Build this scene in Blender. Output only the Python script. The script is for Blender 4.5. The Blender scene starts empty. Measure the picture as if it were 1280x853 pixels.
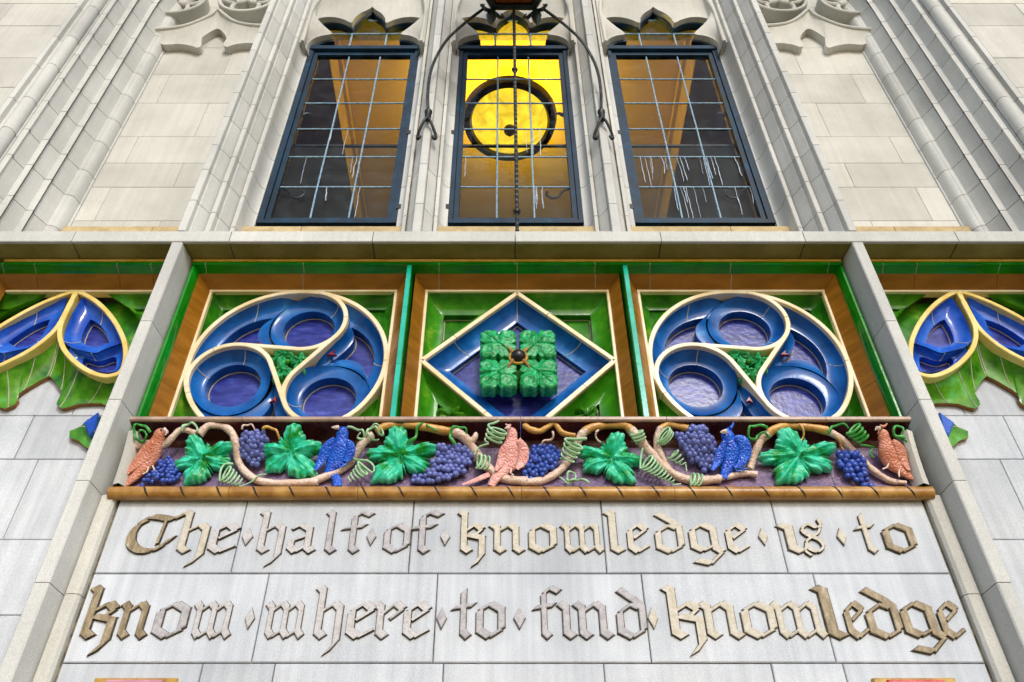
import bpy, bmesh, math, random
from mathutils import Vector
from mathutils.geometry import delaunay_2d_cdt, tessellate_polygon
random.seed(7)
S = bpy.context.scene
COL = S.collection
R = math.radians
# ------------------------------------------------------------------ camera, world, sun, exposure
PITCH = R(42.3); FPX = 1045.0; PX0 = 630.0; PY0 = 426.5
CAM = Vector((-0.084, -3.6, 1.6))
cd = bpy.data.cameras.new('camera'); cam = bpy.data.objects.new('camera', cd); COL.objects.link(cam)
cd.sensor_width = 36.0; cd.lens = FPX / 1280 * 36; cd.shift_x = 10 / 1280
cd.clip_end = 500; cd.clip_start = .05
cam.location = CAM; cam.rotation_euler = (math.pi / 2 + PITCH, 0, 0)
S.camera = cam
SUN_EL, SUN_AZ = R(31), R(14)          # azimuth from the facade's outward normal (-Y), positive = towards +X
w = bpy.data.worlds.new('World'); S.world = w; w.use_nodes = True
nt = w.node_tree; bg = nt.nodes['Background']
sky = nt.nodes.new('ShaderNodeTexSky'); sky.sky_type = 'NISHITA'; sky.sun_disc = False
sky.sun_elevation = SUN_EL; sky.dust_density = 2.0; sky.air_density = 1.0; sky.ozone_density = 1.0
sun_dir = Vector((math.sin(SUN_AZ) * math.cos(SUN_EL), -math.cos(SUN_AZ) * math.cos(SUN_EL), math.sin(SUN_EL)))
sky.sun_rotation = math.atan2(sun_dir.x, sun_dir.y)
nt.links.new(sky.outputs[0], bg.inputs[0]); bg.inputs[1].default_value = 0.135
sd = bpy.data.lights.new('sun', 'SUN'); sun = bpy.data.objects.new('sun', sd); COL.objects.link(sun)
sd.energy = 1.05; sd.angle = R(10); sd.color = (1, .98, .95)
sun.rotation_euler = sun_dir.to_track_quat('Z', 'Y').to_euler()
sun.location = (-3, -8, 14)
S.view_settings.view_transform = 'Standard'; S.view_settings.look = 'None'
S.view_settings.exposure = 0.5; S.view_settings.gamma = 1.0
S.view_settings.use_curve_mapping = False

def UP(px, py, Y=0.0):
    """photo pixel -> (X, Z) on the vertical plane y = Y"""
    u = (px - PX0) / FPX; v = (PY0 - py) / FPX
    dy = math.cos(PITCH) - v * math.sin(PITCH); dz = math.sin(PITCH) + v * math.cos(PITCH)
    t = (Y - CAM.y) / dy
    return (CAM.x + u * t, CAM.z + dz * t)

# ------------------------------------------------------------------ materials
def lin(c):
    return tuple((v / 255 / 12.92) if v / 255 <= .04045 else ((v / 255 + .055) / 1.055) ** 2.4 for v in c) + (1,)
def mat(name, c1, c2=None, c3=None, scale=6, rough=.5, spec=.5, bump=.0, bscale=60, metal=0, coat=0, detail=4,
        speck=0, vary=0, tool=0, lo=.38, hi=.62, stretch=None, fleck=None, streak=0, wave=0, wear=None):
    m = bpy.data.materials.new(name); m.use_nodes = True
    t = m.node_tree; N = t.nodes; L = t.links; b = N['Principled BSDF']
    b.inputs['Roughness'].default_value = rough; b.inputs['Metallic'].default_value = metal
    b.inputs['Specular IOR Level'].default_value = spec
    if coat: b.inputs['Coat Weight'].default_value = coat; b.inputs['Coat Roughness'].default_value = .06
    g = N.new('ShaderNodeNewGeometry'); pos = g.outputs['Position']
    if stretch:
        mp = N.new('ShaderNodeVectorMath'); mp.operation = 'MULTIPLY'; mp.inputs[1].default_value = stretch
        L.new(pos, mp.inputs[0]); pv = mp.outputs[0]
    else: pv = pos
    n = N.new('ShaderNodeTexNoise'); n.inputs['Scale'].default_value = scale; n.inputs['Detail'].default_value = detail
    n.inputs['Roughness'].default_value = .6; L.new(pv, n.inputs['Vector'])
    r = N.new('ShaderNodeValToRGB'); L.new(n.outputs['Fac'], r.inputs[0])
    c2 = c2 or c1
    r.color_ramp.elements[0].color = lin(c1); r.color_ramp.elements[0].position = lo
    r.color_ramp.elements[1].color = lin(c2); r.color_ramp.elements[1].position = hi
    if c3:
        e = r.color_ramp.elements.new(min(.98, hi + .14)); e.color = lin(c3)
    col = r.outputs[0]
    def mul(col, fac_out, a, bb):
        mr = N.new('ShaderNodeMapRange'); mr.inputs[3].default_value = a; mr.inputs[4].default_value = bb
        L.new(fac_out, mr.inputs[0])
        mx = N.new('ShaderNodeVectorMath'); mx.operation = 'SCALE'
        L.new(col, mx.inputs[0]); L.new(mr.outputs[0], mx.inputs['Scale']); return mx.outputs[0]
    if speck:
        n2 = N.new('ShaderNodeTexNoise'); n2.inputs['Scale'].default_value = 170; n2.inputs['Detail'].default_value = 2
        L.new(pos, n2.inputs['Vector'])
        mr = N.new('ShaderNodeMapRange'); mr.inputs[1].default_value = .3; mr.inputs[2].default_value = .7
        L.new(n2.outputs['Fac'], mr.inputs[0]); col = mul(col, mr.outputs[0], 1 - speck, 1 + speck)
    if streak:
        mp2 = N.new('ShaderNodeVectorMath'); mp2.operation = 'MULTIPLY'; mp2.inputs[1].default_value = (26, 26, 1.1)
        L.new(pos, mp2.inputs[0]); n4 = N.new('ShaderNodeTexNoise'); n4.inputs['Scale'].default_value = 1
        n4.inputs['Detail'].default_value = 4; L.new(mp2.outputs[0], n4.inputs['Vector'])
        mr = N.new('ShaderNodeMapRange'); mr.inputs[1].default_value = .35; mr.inputs[2].default_value = .7
        L.new(n4.outputs['Fac'], mr.inputs[0]); col = mul(col, mr.outputs[0], 1.03, 1 - streak)
    if vary:
        oi = N.new('ShaderNodeObjectInfo'); col = mul(col, oi.outputs['Random'], 1 - vary, 1 + vary)
    if fleck:
        v = N.new('ShaderNodeTexNoise'); v.inputs['Scale'].default_value = fleck[1]; v.inputs['Detail'].default_value = 6
        L.new(pos, v.inputs['Vector'])
        rr = N.new('ShaderNodeValToRGB'); rr.color_ramp.elements[0].position = fleck[2]; rr.color_ramp.elements[1].position = fleck[2] + .05
        L.new(v.outputs['Fac'], rr.inputs[0])
        mx = N.new('ShaderNodeMix'); mx.data_type = 'RGBA'; L.new(rr.outputs[0], mx.inputs[0])
        L.new(col, mx.inputs[6]); mx.inputs[7].default_value = lin(fleck[0]); col = mx.outputs[2]
    if wear:
        mr = N.new('ShaderNodeMapRange'); mr.inputs[1].default_value = .52; mr.inputs[2].default_value = .6; mr.inputs[4].default_value = wear[1]
        L.new(g.outputs['Pointiness'], mr.inputs[0])
        mx = N.new('ShaderNodeMix'); mx.data_type = 'RGBA'; L.new(mr.outputs[0], mx.inputs[0]); L.new(col, mx.inputs[6]); mx.inputs[7].default_value = lin(wear[0]); col = mx.outputs[2]
    L.new(col, b.inputs['Base Color'])
    rn = N.new('ShaderNodeMapRange'); rn.inputs[3].default_value = max(.02, rough - .06); rn.inputs[4].default_value = min(1, rough + .1)
    L.new(n.outputs['Fac'], rn.inputs[0]); L.new(rn.outputs[0], b.inputs['Roughness'])
    if bump or tool or wave:
        n3 = N.new('ShaderNodeTexNoise'); n3.inputs['Scale'].default_value = bscale; n3.inputs['Detail'].default_value = 5
        L.new(pos, n3.inputs['Vector']); h = n3.outputs['Fac']
        if tool:
            wv = N.new('ShaderNodeTexWave'); wv.inputs['Scale'].default_value = 24; wv.inputs['Distortion'].default_value = 3
            wv.inputs['Detail'].default_value = 3
            L.new(pos, wv.inputs['Vector'])
            ad = N.new('ShaderNodeMath'); ad.operation = 'MULTIPLY_ADD'; L.new(wv.outputs['Fac'], ad.inputs[0])
            ad.inputs[1].default_value = tool; L.new(h, ad.inputs[2]); h = ad.outputs[0]
        bp = N.new('ShaderNodeBump'); bp.inputs['Strength'].default_value = bump; bp.inputs['Distance'].default_value = .01
        L.new(h, bp.inputs['Height']); L.new(bp.outputs[0], b.inputs['Normal'])
    return m
M = {}
M['stone'] = mat('pale_limestone', (187, 189, 186), (207, 209, 206), scale=1.7, lo=.3, hi=.66, rough=.85, spec=.2, bump=.22, bscale=140, speck=.11, vary=.07, streak=.05)
M['stone_warm'] = mat('warm_limestone', (184, 184, 177), (206, 206, 199), scale=1.7, lo=.3, hi=.66, rough=.85, spec=.2, bump=.22, bscale=140, speck=.11, vary=.1, streak=.05)
M['stone_blue'] = mat('cool_tooled_limestone', (182, 189, 198), (206, 212, 219), scale=1.9, lo=.3, hi=.64, rough=.82, spec=.25, bump=.2, bscale=150, speck=.1, vary=.09, tool=.1, streak=.13)
M['mortar'] = mat('mortar', (172, 166, 152), (196, 190, 174), scale=20, rough=.95, spec=.1, bump=.3, bscale=120, speck=.1)
M['mortar_dark'] = mat('dirty_mortar', (82, 76, 62), (140, 132, 112), scale=14, rough=.95, spec=.1, bump=.3, bscale=120)
M['sill'] = mat('tan_sill_stone', (178, 158, 118), (200, 182, 140), scale=12, rough=.8, spec=.2, speck=.1, vary=.06)
M['green'] = mat('green_glaze', (4, 116, 10), (14, 140, 22), scale=5, rough=.13, bump=.06, bscale=30, vary=.06, fleck=((190, 180, 110), 55, .74), spec=.36)
M['green_deep'] = mat('deep_green_glaze', (18, 88, 14), (62, 140, 24), (134, 170, 52), scale=5, lo=.32, hi=.58, rough=.16, bump=.08, bscale=26, spec=.36)
M['green_leaf_cusp'] = mat('cusp_green_glaze', (30, 96, 12), (88, 156, 26), (100, 190, 110), scale=7, lo=.32, hi=.58, rough=.16, bump=.1, bscale=22, spec=.36)
M['teal'] = mat('teal_glaze', (20, 168, 140), (34, 188, 165), scale=5, rough=.14, bump=.05, bscale=40, vary=.04, spec=.36)
M['brown'] = mat('brown_glaze', (130, 86, 20), (152, 102, 32), scale=4, rough=.22, bump=.06, bscale=40, stretch=(1, 1, 5), vary=.05, spec=.36)
M['cream'] = mat('cream_glaze', (226, 206, 158), (242, 228, 196), scale=5, rough=.2, bump=.06, bscale=40, fleck=((170, 130, 70), 30, .72))
M['cream_yellow'] = mat('cream_yellow_glaze', (226, 196, 104), (240, 218, 140), scale=8, rough=.2, bump=.06, bscale=40)
M['yellow'] = mat('yellow_glaze', (218, 178, 66), (238, 208, 110), scale=8, rough=.18, bump=.06, bscale=40)
M['blue'] = mat('blue_glaze', (12, 74, 144), (28, 104, 184), (72, 150, 206), scale=5, rough=.16, bump=.07, bscale=22, spec=.36)
M['blue_bright'] = mat('bright_blue_glaze', (26, 74, 178), (44, 104, 210), (90, 160, 225), scale=7, rough=.11, bump=.08, bscale=22, spec=.36)
M['violet'] = mat('violet_blue_glaze', (34, 42, 122), (56, 68, 158), (84, 102, 182), scale=9, rough=.24, bump=.16, bscale=30, stretch=(1, 1, 3), spec=.36)
M['maroon'] = mat('maroon_glaze', (58, 16, 12), (92, 40, 22), scale=9, rough=.25, bump=.25, bscale=30)
M['frieze_ground'] = mat('purple_frieze_glaze', (98, 78, 118), (130, 108, 140), (108, 52, 46), scale=7, rough=.32, bump=.7, bscale=70, hi=.6)
M['leaf'] = mat('turquoise_leaf_glaze', (14, 136, 40), (22, 186, 138), (66, 210, 176), scale=13, rough=.24, bump=.35, bscale=70, lo=.38, hi=.5, spec=.36, wear=((150, 220, 190), 0.6))
M['boss'] = mat('emerald_boss_glaze', (8, 124, 58), (28, 172, 102), (90, 212, 160), scale=34, rough=.26, bump=.4, bscale=70, spec=.36, wear=((120, 210, 150), 0.6))
M['grape'] = mat('indigo_grape_glaze', (50, 60, 130), (84, 100, 176), (134, 142, 204), scale=34, rough=.3, bump=.3, bscale=80, wear=((140, 150, 215), 0.4))
M['grape_b'] = mat('deep_blue_grape_glaze', (36, 62, 152), (62, 94, 186), (110, 140, 214), scale=34, rough=.3, bump=.3, bscale=80)
M['stem'] = mat('pinkish_bark_glaze', (206, 172, 150), (228, 202, 188), (196, 146, 84), scale=7, rough=.3, bump=.8, bscale=70, stretch=(1, 1, 1), wear=((238, 222, 208), 0.6))
M['stem_gold'] = mat('golden_bark_glaze', (168, 112, 34), (206, 156, 70), (224, 190, 140), scale=9, rough=.28, bump=.5, bscale=45, wear=((230, 190, 120), 0.6))
M['tendril'] = mat('mint_tendril_glaze', (96, 160, 96), (156, 206, 156), (190, 220, 180), scale=14, rough=.22, bump=.1, bscale=50, wear=((205, 232, 200), 0.5))
M['tendril_green'] = mat('green_tendril_glaze', (40, 140, 44), (90, 180, 96), scale=14, rough=.2, bump=.1, bscale=50)
def feather(m):
    t = m.node_tree; N = t.nodes; L = t.links
    v = N.new('ShaderNodeTexVoronoi'); v.inputs['Scale'].default_value = 95; v.feature = 'F1'
    g = N.new('ShaderNodeNewGeometry'); L.new(g.outputs['Position'], v.inputs['Vector'])
    bp = N.new('ShaderNodeBump'); bp.inputs['Strength'].default_value = .55; bp.inputs['Distance'].default_value = .008; bp.invert = True
    L.new(v.outputs['Distance'], bp.inputs['Height']); L.new(bp.outputs[0], N['Principled BSDF'].inputs['Normal']); return m
M['bird_orange'] = feather(mat('terracotta_bird_glaze', (190, 112, 78), (214, 144, 124), (204, 134, 72), scale=14, rough=.28, wear=((232, 180, 150), 0.6)))
M['bird_pink'] = feather(mat('pink_bird_glaze', (220, 140, 136), (234, 178, 168), (210, 120, 108), scale=14, rough=.28, wear=((244, 206, 196), 0.6)))
M['bird_blue'] = feather(mat('cobalt_bird_glaze', (14, 70, 190), (24, 100, 224), (40, 60, 170), scale=14, rough=.22, wear=((70, 130, 235), 0.5)))
M['rope'] = mat('gold_rope_glaze', (150, 104, 44), (186, 142, 74), (196, 160, 104), scale=10, rough=.3, bump=.2, bscale=50)
M['black'] = mat('black_glaze', (16, 14, 18), (30, 26, 28), scale=20, rough=.3)
M['ledge'] = mat('mauve_ledge_glaze', (148, 122, 112), (184, 160, 140), scale=8, rough=.35, bump=.2, bscale=60)
M['ltr_gold'] = mat('worn_gilt', (126, 110, 80), (164, 148, 118), (192, 182, 160), scale=40, rough=.42, spec=.5, bump=.5, bscale=90, stretch=(1, 1, .35))
M['ltr_shade'] = mat('shaded_letter_edge', (54, 50, 44), (104, 96, 82), scale=30, rough=.7)  # shade on the letters' sides and outline, put into the colour
M['ltr_pale'] = mat('pale_worn_gilt', (178, 176, 174), (198, 197, 200), (166, 158, 144), scale=40, rough=.55, bump=.4, bscale=90, hi=.58)
M['ltr_cream'] = mat('cream_worn_gilt', (186, 178, 158), (204, 199, 187), (170, 156, 128), scale=40, rough=.5, bump=.4, bscale=90)
M['ltr_grey'] = mat('grey_worn_gilt', (156, 154, 158), (184, 182, 186), (164, 154, 136), scale=40, rough=.5, bump=.4, bscale=90)
M['steel'] = mat('blue_steel_paint', (8, 36, 54), (12, 54, 80), (20, 74, 104), scale=9, rough=.5, spec=.3, bump=.15, bscale=60)
M['lead'] = mat('weathered_lead', (100, 142, 172), (150, 180, 198), scale=30, rough=.5, bump=.3, bscale=80)
M['iron'] = mat('black_iron', (10, 12, 11), (22, 26, 22), scale=20, rough=.42, bump=.3, bscale=70)
M['iron_green'] = mat('green_black_iron', (10, 24, 18), (18, 44, 34), scale=12, rough=.35, bump=.3, bscale=70)
M['bronze'] = mat('dark_bronze', (44, 34, 26), (74, 58, 44), scale=14, rough=.4, metal=.3, bump=.2, bscale=60)
M['shield'] = mat('rose_glaze', (186, 120, 140), (204, 150, 160), (190, 90, 80), scale=9, rough=.25, bump=.2, bscale=40)
M['shield_red'] = mat('red_glaze', (190, 60, 54), (206, 98, 90), (180, 130, 120), scale=9, rough=.25, bump=.2, bscale=40)
M['maroon_bright'] = mat('plum_glaze', (110, 24, 48), (140, 40, 64), scale=20, rough=.2)
M['soffit'] = mat('olive_shaded_limestone', (132, 122, 62), (160, 148, 88), scale=3, rough=.85, spec=.2, bump=.2, bscale=120, speck=.12, vary=.06)  # olive shade and green reflection under the course, put into the stone colour
M['gold'] = mat('gold_glaze', (150, 112, 30), (190, 150, 60), scale=14, rough=.3, bump=.2, bscale=50)
M['drip'] = mat('white_paint_drip', (150, 172, 196), (205, 216, 228), scale=40, rough=.6)
M['plaster'] = mat('ochre_plaster', (222, 186, 96), (230, 198, 110), scale=1.6, rough=.9, spec=.1)
M['beam'] = mat('ochre_beam_paint', (186, 156, 66), (200, 170, 78), scale=4, rough=.7)
M['panelling'] = mat('dark_wall_panelling', (84, 72, 26), (104, 88, 36), scale=3, rough=.6)
M['wood'] = mat('brown_oak', (66, 38, 18), (100, 62, 30), scale=5, rough=.5, stretch=(6, 6, 1), bump=.2, bscale=30)
M['paving'] = mat('tan_brick_paving', (120, 106, 76), (142, 126, 92), scale=1.2, rough=.9, bump=.3, bscale=30, speck=.1)
M['amber_glass'] = mat('amber_glass', (96, 40, 16), (130, 62, 26), scale=8, rough=.15)
def glass_mat():
    m = bpy.data.materials.new('old_window_glass'); m.use_nodes = True; t = m.node_tree; N = t.nodes; L = t.links
    N.remove(N['Principled BSDF'])
    tr = N.new('ShaderNodeBsdfTransparent'); tr.inputs[0].default_value = (.86, .9, .88, 1)
    gl = N.new('ShaderNodeBsdfGlossy'); gl.inputs['Roughness'].default_value = .04; gl.inputs[0].default_value = (.9, .95, 1, 1)
    df = N.new('ShaderNodeBsdfDiffuse'); df.inputs[0].default_value = lin((150, 165, 175))
    fr = N.new('ShaderNodeFresnel'); fr.inputs[0].default_value = 1.25
    nz = N.new('ShaderNodeTexNoise'); nz.inputs['Scale'].default_value = 7; bp = N.new('ShaderNodeBump')
    g = N.new('ShaderNodeNewGeometry'); L.new(g.outputs['Position'], nz.inputs['Vector'])
    bp.inputs['Strength'].default_value = .12; bp.inputs['Distance'].default_value = .02; L.new(nz.outputs['Fac'], bp.inputs['Height'])
    L.new(bp.outputs[0], gl.inputs['Normal'])
    n2 = N.new('ShaderNodeTexNoise'); n2.inputs['Scale'].default_value = 9; n2.inputs['Detail'].default_value = 8; L.new(g.outputs['Position'], n2.inputs['Vector'])
    mr = N.new('ShaderNodeMapRange'); mr.inputs[1].default_value = .45; mr.inputs[2].default_value = .8; mr.inputs[3].default_value = .0; mr.inputs[4].default_value = .06
    L.new(n2.outputs['Fac'], mr.inputs[0])
    m1 = N.new('ShaderNodeMixShader'); L.new(mr.outputs[0], m1.inputs[0]); L.new(tr.outputs[0], m1.inputs[1]); L.new(df.outputs[0], m1.inputs[2])
    m2 = N.new('ShaderNodeMixShader'); L.new(fr.outputs[0], m2.inputs[0]); L.new(m1.outputs[0], m2.inputs[1]); L.new(gl.outputs[0], m2.inputs[2])
    L.new(m2.outputs[0], N['Material Output'].inputs[0]); return m
M['glass'] = glass_mat()
def dusty_mat():
    m = bpy.data.materials.new('dusty_storm_glass'); m.use_nodes = True; t = m.node_tree; N = t.nodes; L = t.links
    N.remove(N['Principled BSDF'])
    tr = N.new('ShaderNodeBsdfTransparent'); tr.inputs[0].default_value = (.8, .85, .84, 1)
    df = N.new('ShaderNodeBsdfDiffuse'); df.inputs[0].default_value = lin((120, 128, 128))
    g = N.new('ShaderNodeNewGeometry'); n2 = N.new('ShaderNodeTexNoise'); n2.inputs['Scale'].default_value = 3; n2.inputs['Detail'].default_value = 6
    L.new(g.outputs['Position'], n2.inputs['Vector'])
    mr = N.new('ShaderNodeMapRange'); mr.inputs[3].default_value = .03; mr.inputs[4].default_value = .2; L.new(n2.outputs['Fac'], mr.inputs[0])
    m1 = N.new('ShaderNodeMixShader'); L.new(mr.outputs[0], m1.inputs[0]); L.new(tr.outputs[0], m1.inputs[1]); L.new(df.outputs[0], m1.inputs[2])
    L.new(m1.outputs[0], N['Material Output'].inputs[0]); return m
M['dusty'] = dusty_mat()
def emit_mat(name, c, s):
    m = bpy.data.materials.new(name); m.use_nodes = True; b = m.node_tree.nodes['Principled BSDF']
    b.inputs['Base Color'].default_value = (.8, .7, .4, 1); b.inputs['Emission Color'].default_value = (*c, 1); b.inputs['Emission Strength'].default_value = s
    return m
M['bowl'] = emit_mat('lit_alabaster_bowl', (1, .66, .03), 1.0)
_t = M['bowl'].node_tree; _n = _t.nodes.new('ShaderNodeTexNoise'); _n.inputs['Scale'].default_value = 6; _n.inputs['Detail'].default_value = 5
_n.inputs['Distortion'].default_value = 1.5
_r = _t.nodes.new('ShaderNodeMapRange'); _r.inputs[1].default_value = .3; _r.inputs[2].default_value = .7; _r.inputs[3].default_value = .62; _r.inputs[4].default_value = 1.25
_g = _t.nodes.new('ShaderNodeNewGeometry'); _t.links.new(_g.outputs['Position'], _n.inputs['Vector'])
_t.links.new(_n.outputs['Fac'], _r.inputs[0]); _t.links.new(_r.outputs[0], _t.nodes['Principled BSDF'].inputs['Emission Strength'])

# ------------------------------------------------------------------ mesh building
WL = {}     # world location of each object (no rotations are used on parents)
class MB:
    def __init__(s): s.v = []; s.f = []
    def add(s, vs, fs):
        o = len(s.v); s.v += [tuple(p) for p in vs]; s.f += [tuple(o + i for i in f) for f in fs]
    def box(s, x0, x1, y0, y1, z0, z1):
        s.add([(x0, y0, z0), (x1, y0, z0), (x1, y1, z0), (x0, y1, z0), (x0, y0, z1), (x1, y0, z1), (x1, y1, z1), (x0, y1, z1)],
              [(0, 1, 2, 3), (4, 7, 6, 5), (0, 4, 5, 1), (1, 5, 6, 2), (2, 6, 7, 3), (3, 7, 4, 0)])
    def block(s, x0, x1, z0, z1, yf, yb, c=.004, sk=None):
        """ashlar face block, chamfered front edges"""
        a = [(x0, z0), (x1, z0), (x1, z1), (x0, z1)]
        b = [(x0 + c, z0 + c), (x1 - c, z0 + c), (x1 - c, z1 - c), (x0 + c, z1 - c)]
        s.loft([[(p[0], yb, p[1]) for p in a], [(p[0], yf + c, p[1]) for p in a], [(p[0], yf, p[1]) for p in b]], True, cap1=True)
    def loft(s, loops, closed=False, cap0=False, cap1=False):
        n = len(loops[0]); vs = [p for l in loops for p in l]; fs = []
        for i in range(len(loops) - 1):
            for j in range(n if closed else n - 1):
                k = (j + 1) % n; fs.append((i * n + j, i * n + k, (i + 1) * n + k, (i + 1) * n + j))
        if cap0: fs.append(tuple(range(n)))
        if cap1: fs.append(tuple(reversed([(len(loops) - 1) * n + j for j in range(n)])))
        s.add(vs, fs)
    def tube(s, pts, rad, n=8, cap=True):
        pts = [Vector(p) for p in pts]; m = len(pts)
        if not hasattr(rad, '__len__'): rad = [rad] * m
        loops = []; up = Vector((0, 1, 0.02))
        for i, p in enumerate(pts):
            t = (pts[min(i + 1, m - 1)] - pts[max(i - 1, 0)]).normalized()
            a = t.cross(up)
            if a.length < .05: a = t.cross(Vector((1, 0, 0)))
            a.normalize(); b = t.cross(a).normalized()
            loops.append([p + (a * math.cos(q) + b * math.sin(q)) * rad[i] for q in [2 * math.pi * k / n for k in range(n)]])
        s.loft(loops, True, cap, cap)
    def ball(s, c, r, nu=10, nv=6, sy=1):
        loops = []
        for i in range(1, nv):
            a = math.pi * i / nv
            loops.append([(c[0] + r * math.sin(a) * math.cos(q), c[1] + sy * r * math.sin(a) * math.sin(q), c[2] + r * math.cos(a)) for q in [2 * math.pi * k / nu for k in range(nu)]])
        s.loft(loops, True, True, True)
    def poly(s, pts2, y):
        tri = tessellate_polygon([[Vector((p[0], p[1], 0)) for p in pts2]])
        s.add([(p[0], y, p[1]) for p in pts2], tri)
    def prism(s, pts2, yf, yb, c=0):
        if c:
            ins = offset(pts2, c)
            s.loft([[(p[0], yb, p[1]) for p in pts2], [(p[0], yf + c, p[1]) for p in pts2], [(p[0], yf, p[1]) for p in ins]], True)
            s.poly(ins, yf)
        else:
            s.loft([[(p[0], yb, p[1]) for p in pts2], [(p[0], yf, p[1]) for p in pts2]], True); s.poly(pts2, yf)
    def rib(s, path, wd, yf, yb, c=.0035, closed=False):
        """flat-faced moulding swept along an XZ path"""
        n = len(path); prof = [(-.5, yb), (-.5, yf + c), (-.5 + c / wd, yf), (.5 - c / wd, yf), (.5, yf + c), (.5, yb)]
        loops = []
        for i in range(n):
            if closed: a, b = path[i - 1], path[(i + 1) % n]
            else: a, b = path[max(i - 1, 0)], path[min(i + 1, n - 1)]
            dx, dz = b[0] - a[0], b[1] - a[1]; l = math.hypot(dx, dz) or 1; nx, nz = -dz / l, dx / l
            loops.append([(path[i][0] + nx * u * wd, y, path[i][1] + nz * u * wd) for u, y in prof])
        if closed: loops.append(loops[0])
        s.loft(loops, False, not closed, not closed)
    def extz(s, prof, z0, z1, caps=True, dy=.03):
        """open XY profile extruded along Z"""
        s.loft([[(x, y, z0) for x, y in prof], [(x, y, z1) for x, y in prof]])
        if caps:
            for z in (z0, z1):
                s.loft([[(x, y, z) for x, y in prof], [(x, y + dy, z) for x, y in prof]])
    def extx(s, prof, x0, x1):
        """closed YZ profile extruded along X"""
        s.loft([[(x0, y, z) for y, z in prof], [(x1, y, z) for y, z in prof]], True, True, True)
    def build(s, name, m, parent=None, smooth=35, label=None, kind=None, recalc=True):
        me = bpy.data.meshes.new(name)
        P = [Vector(p) for p in s.v]
        lo = Vector([min(p[i] for p in P) for i in range(3)]); hi = Vector([max(p[i] for p in P) for i in range(3)])
        c = (lo + hi) / 2
        if parent is None: c.z = lo.z
        me.from_pydata([p - c for p in P], [], s.f)
        bm = bmesh.new(); bm.from_mesh(me); bmesh.ops.remove_doubles(bm, verts=bm.verts, dist=1e-5)
        (bmesh.ops.recalc_face_normals(bm, faces=bm.faces) if recalc else None); bm.to_mesh(me); bm.free()
        if smooth:
            me.shade_smooth(); me.set_sharp_from_angle(angle=R(smooth))
        me.materials.append(M[m] if isinstance(m, str) else m)
        o = bpy.data.objects.new(name, me); COL.objects.link(o)
        o.location = c - (WL[parent.name] if parent else Vector((0, 0, 0))); WL[o.name] = c
        if parent: o.parent = parent
        if label: o['label'] = label
        if kind: o['kind'] = kind
        return o
def offset(pts, d):
    """inset a simple polygon by d"""
    n = len(pts); A = sum(pts[i][0] * pts[(i + 1) % n][1] - pts[(i + 1) % n][0] * pts[i][1] for i in range(n)); sg = 1 if A > 0 else -1
    out = []
    for i in range(n):
        p0, p1, p2 = pts[i - 1], pts[i], pts[(i + 1) % n]
        e1 = Vector((p1[0] - p0[0], p1[1] - p0[1])); e2 = Vector((p2[0] - p1[0], p2[1] - p1[1]))
        if e1.length < 1e-9 or e2.length < 1e-9: out.append(p1); continue
        e1.normalize(); e2.normalize()
        n1 = Vector((-e1.y, e1.x)) * sg; n2 = Vector((-e2.y, e2.x)) * sg
        b = n1 + n2
        if b.length < 1e-6: b = n1
        b.normalize(); k = d / max(.45, b.dot(n1))
        out.append((p1[0] + b.x * k, p1[1] + b.y * k))
    return out
def spline(pts, n=8, closed=False):
    P = [tuple(p) for p in pts]; m = len(P); out = []; dim = len(P[0])
    for i in range(m if closed else m - 1):
        if closed: a, b, c, d = P[i - 1], P[i], P[(i + 1) % m], P[(i + 2) % m]
        else: a, b, c, d = P[max(i - 1, 0)], P[i], P[i + 1], P[min(i + 2, m - 1)]
        for k in range(n):
            t = k / n
            out.append(tuple(.5 * (2 * b[q] + (c[q] - a[q]) * t + (2 * a[q] - 5 * b[q] + 4 * c[q] - d[q]) * t * t + (3 * b[q] - a[q] - 3 * c[q] + d[q]) * t ** 3) for q in range(dim)))
    if not closed: out.append(P[-1])
    return out
def resample(pts, n, closed=True):
    P = [Vector(p) for p in pts]
    if closed: P = P + [P[0]]
    ds = [0]
    for a, b in zip(P, P[1:]): ds.append(ds[-1] + (b - a).length)
    out = []; tot = ds[-1]; j = 0
    for k in range(n):
        s = tot * k / (n if closed else n - 1)
        while j < len(ds) - 2 and ds[j + 1] < s: j += 1
        l = ds[j + 1] - ds[j]; t = (s - ds[j]) / l if l else 0
        out.append(tuple(P[j].lerp(P[j + 1], t)))
    return out
def thing(name, label, cat, loc, group=None):
    o = bpy.data.objects.new(name, None); COL.objects.link(o); o.empty_display_size = .1
    o.location = loc; WL[o.name] = Vector(loc); o['label'] = label; o['category'] = cat
    if group: o['group'] = group
    return o
def struct(o): o['kind'] = 'structure'; return o
def pxl(pts, Y): return [UP(x, y, Y) for x, y in pts]

ZTOP = 10.6
# ------------------------------------------------------------------ setting
b = MB(); b.add([(-60, -80, 0), (60, -80, 0), (60, 20, 0), (-60, 20, 0)], [(0, 1, 2, 3)]); struct(b.build('ground', 'paving'))
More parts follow.
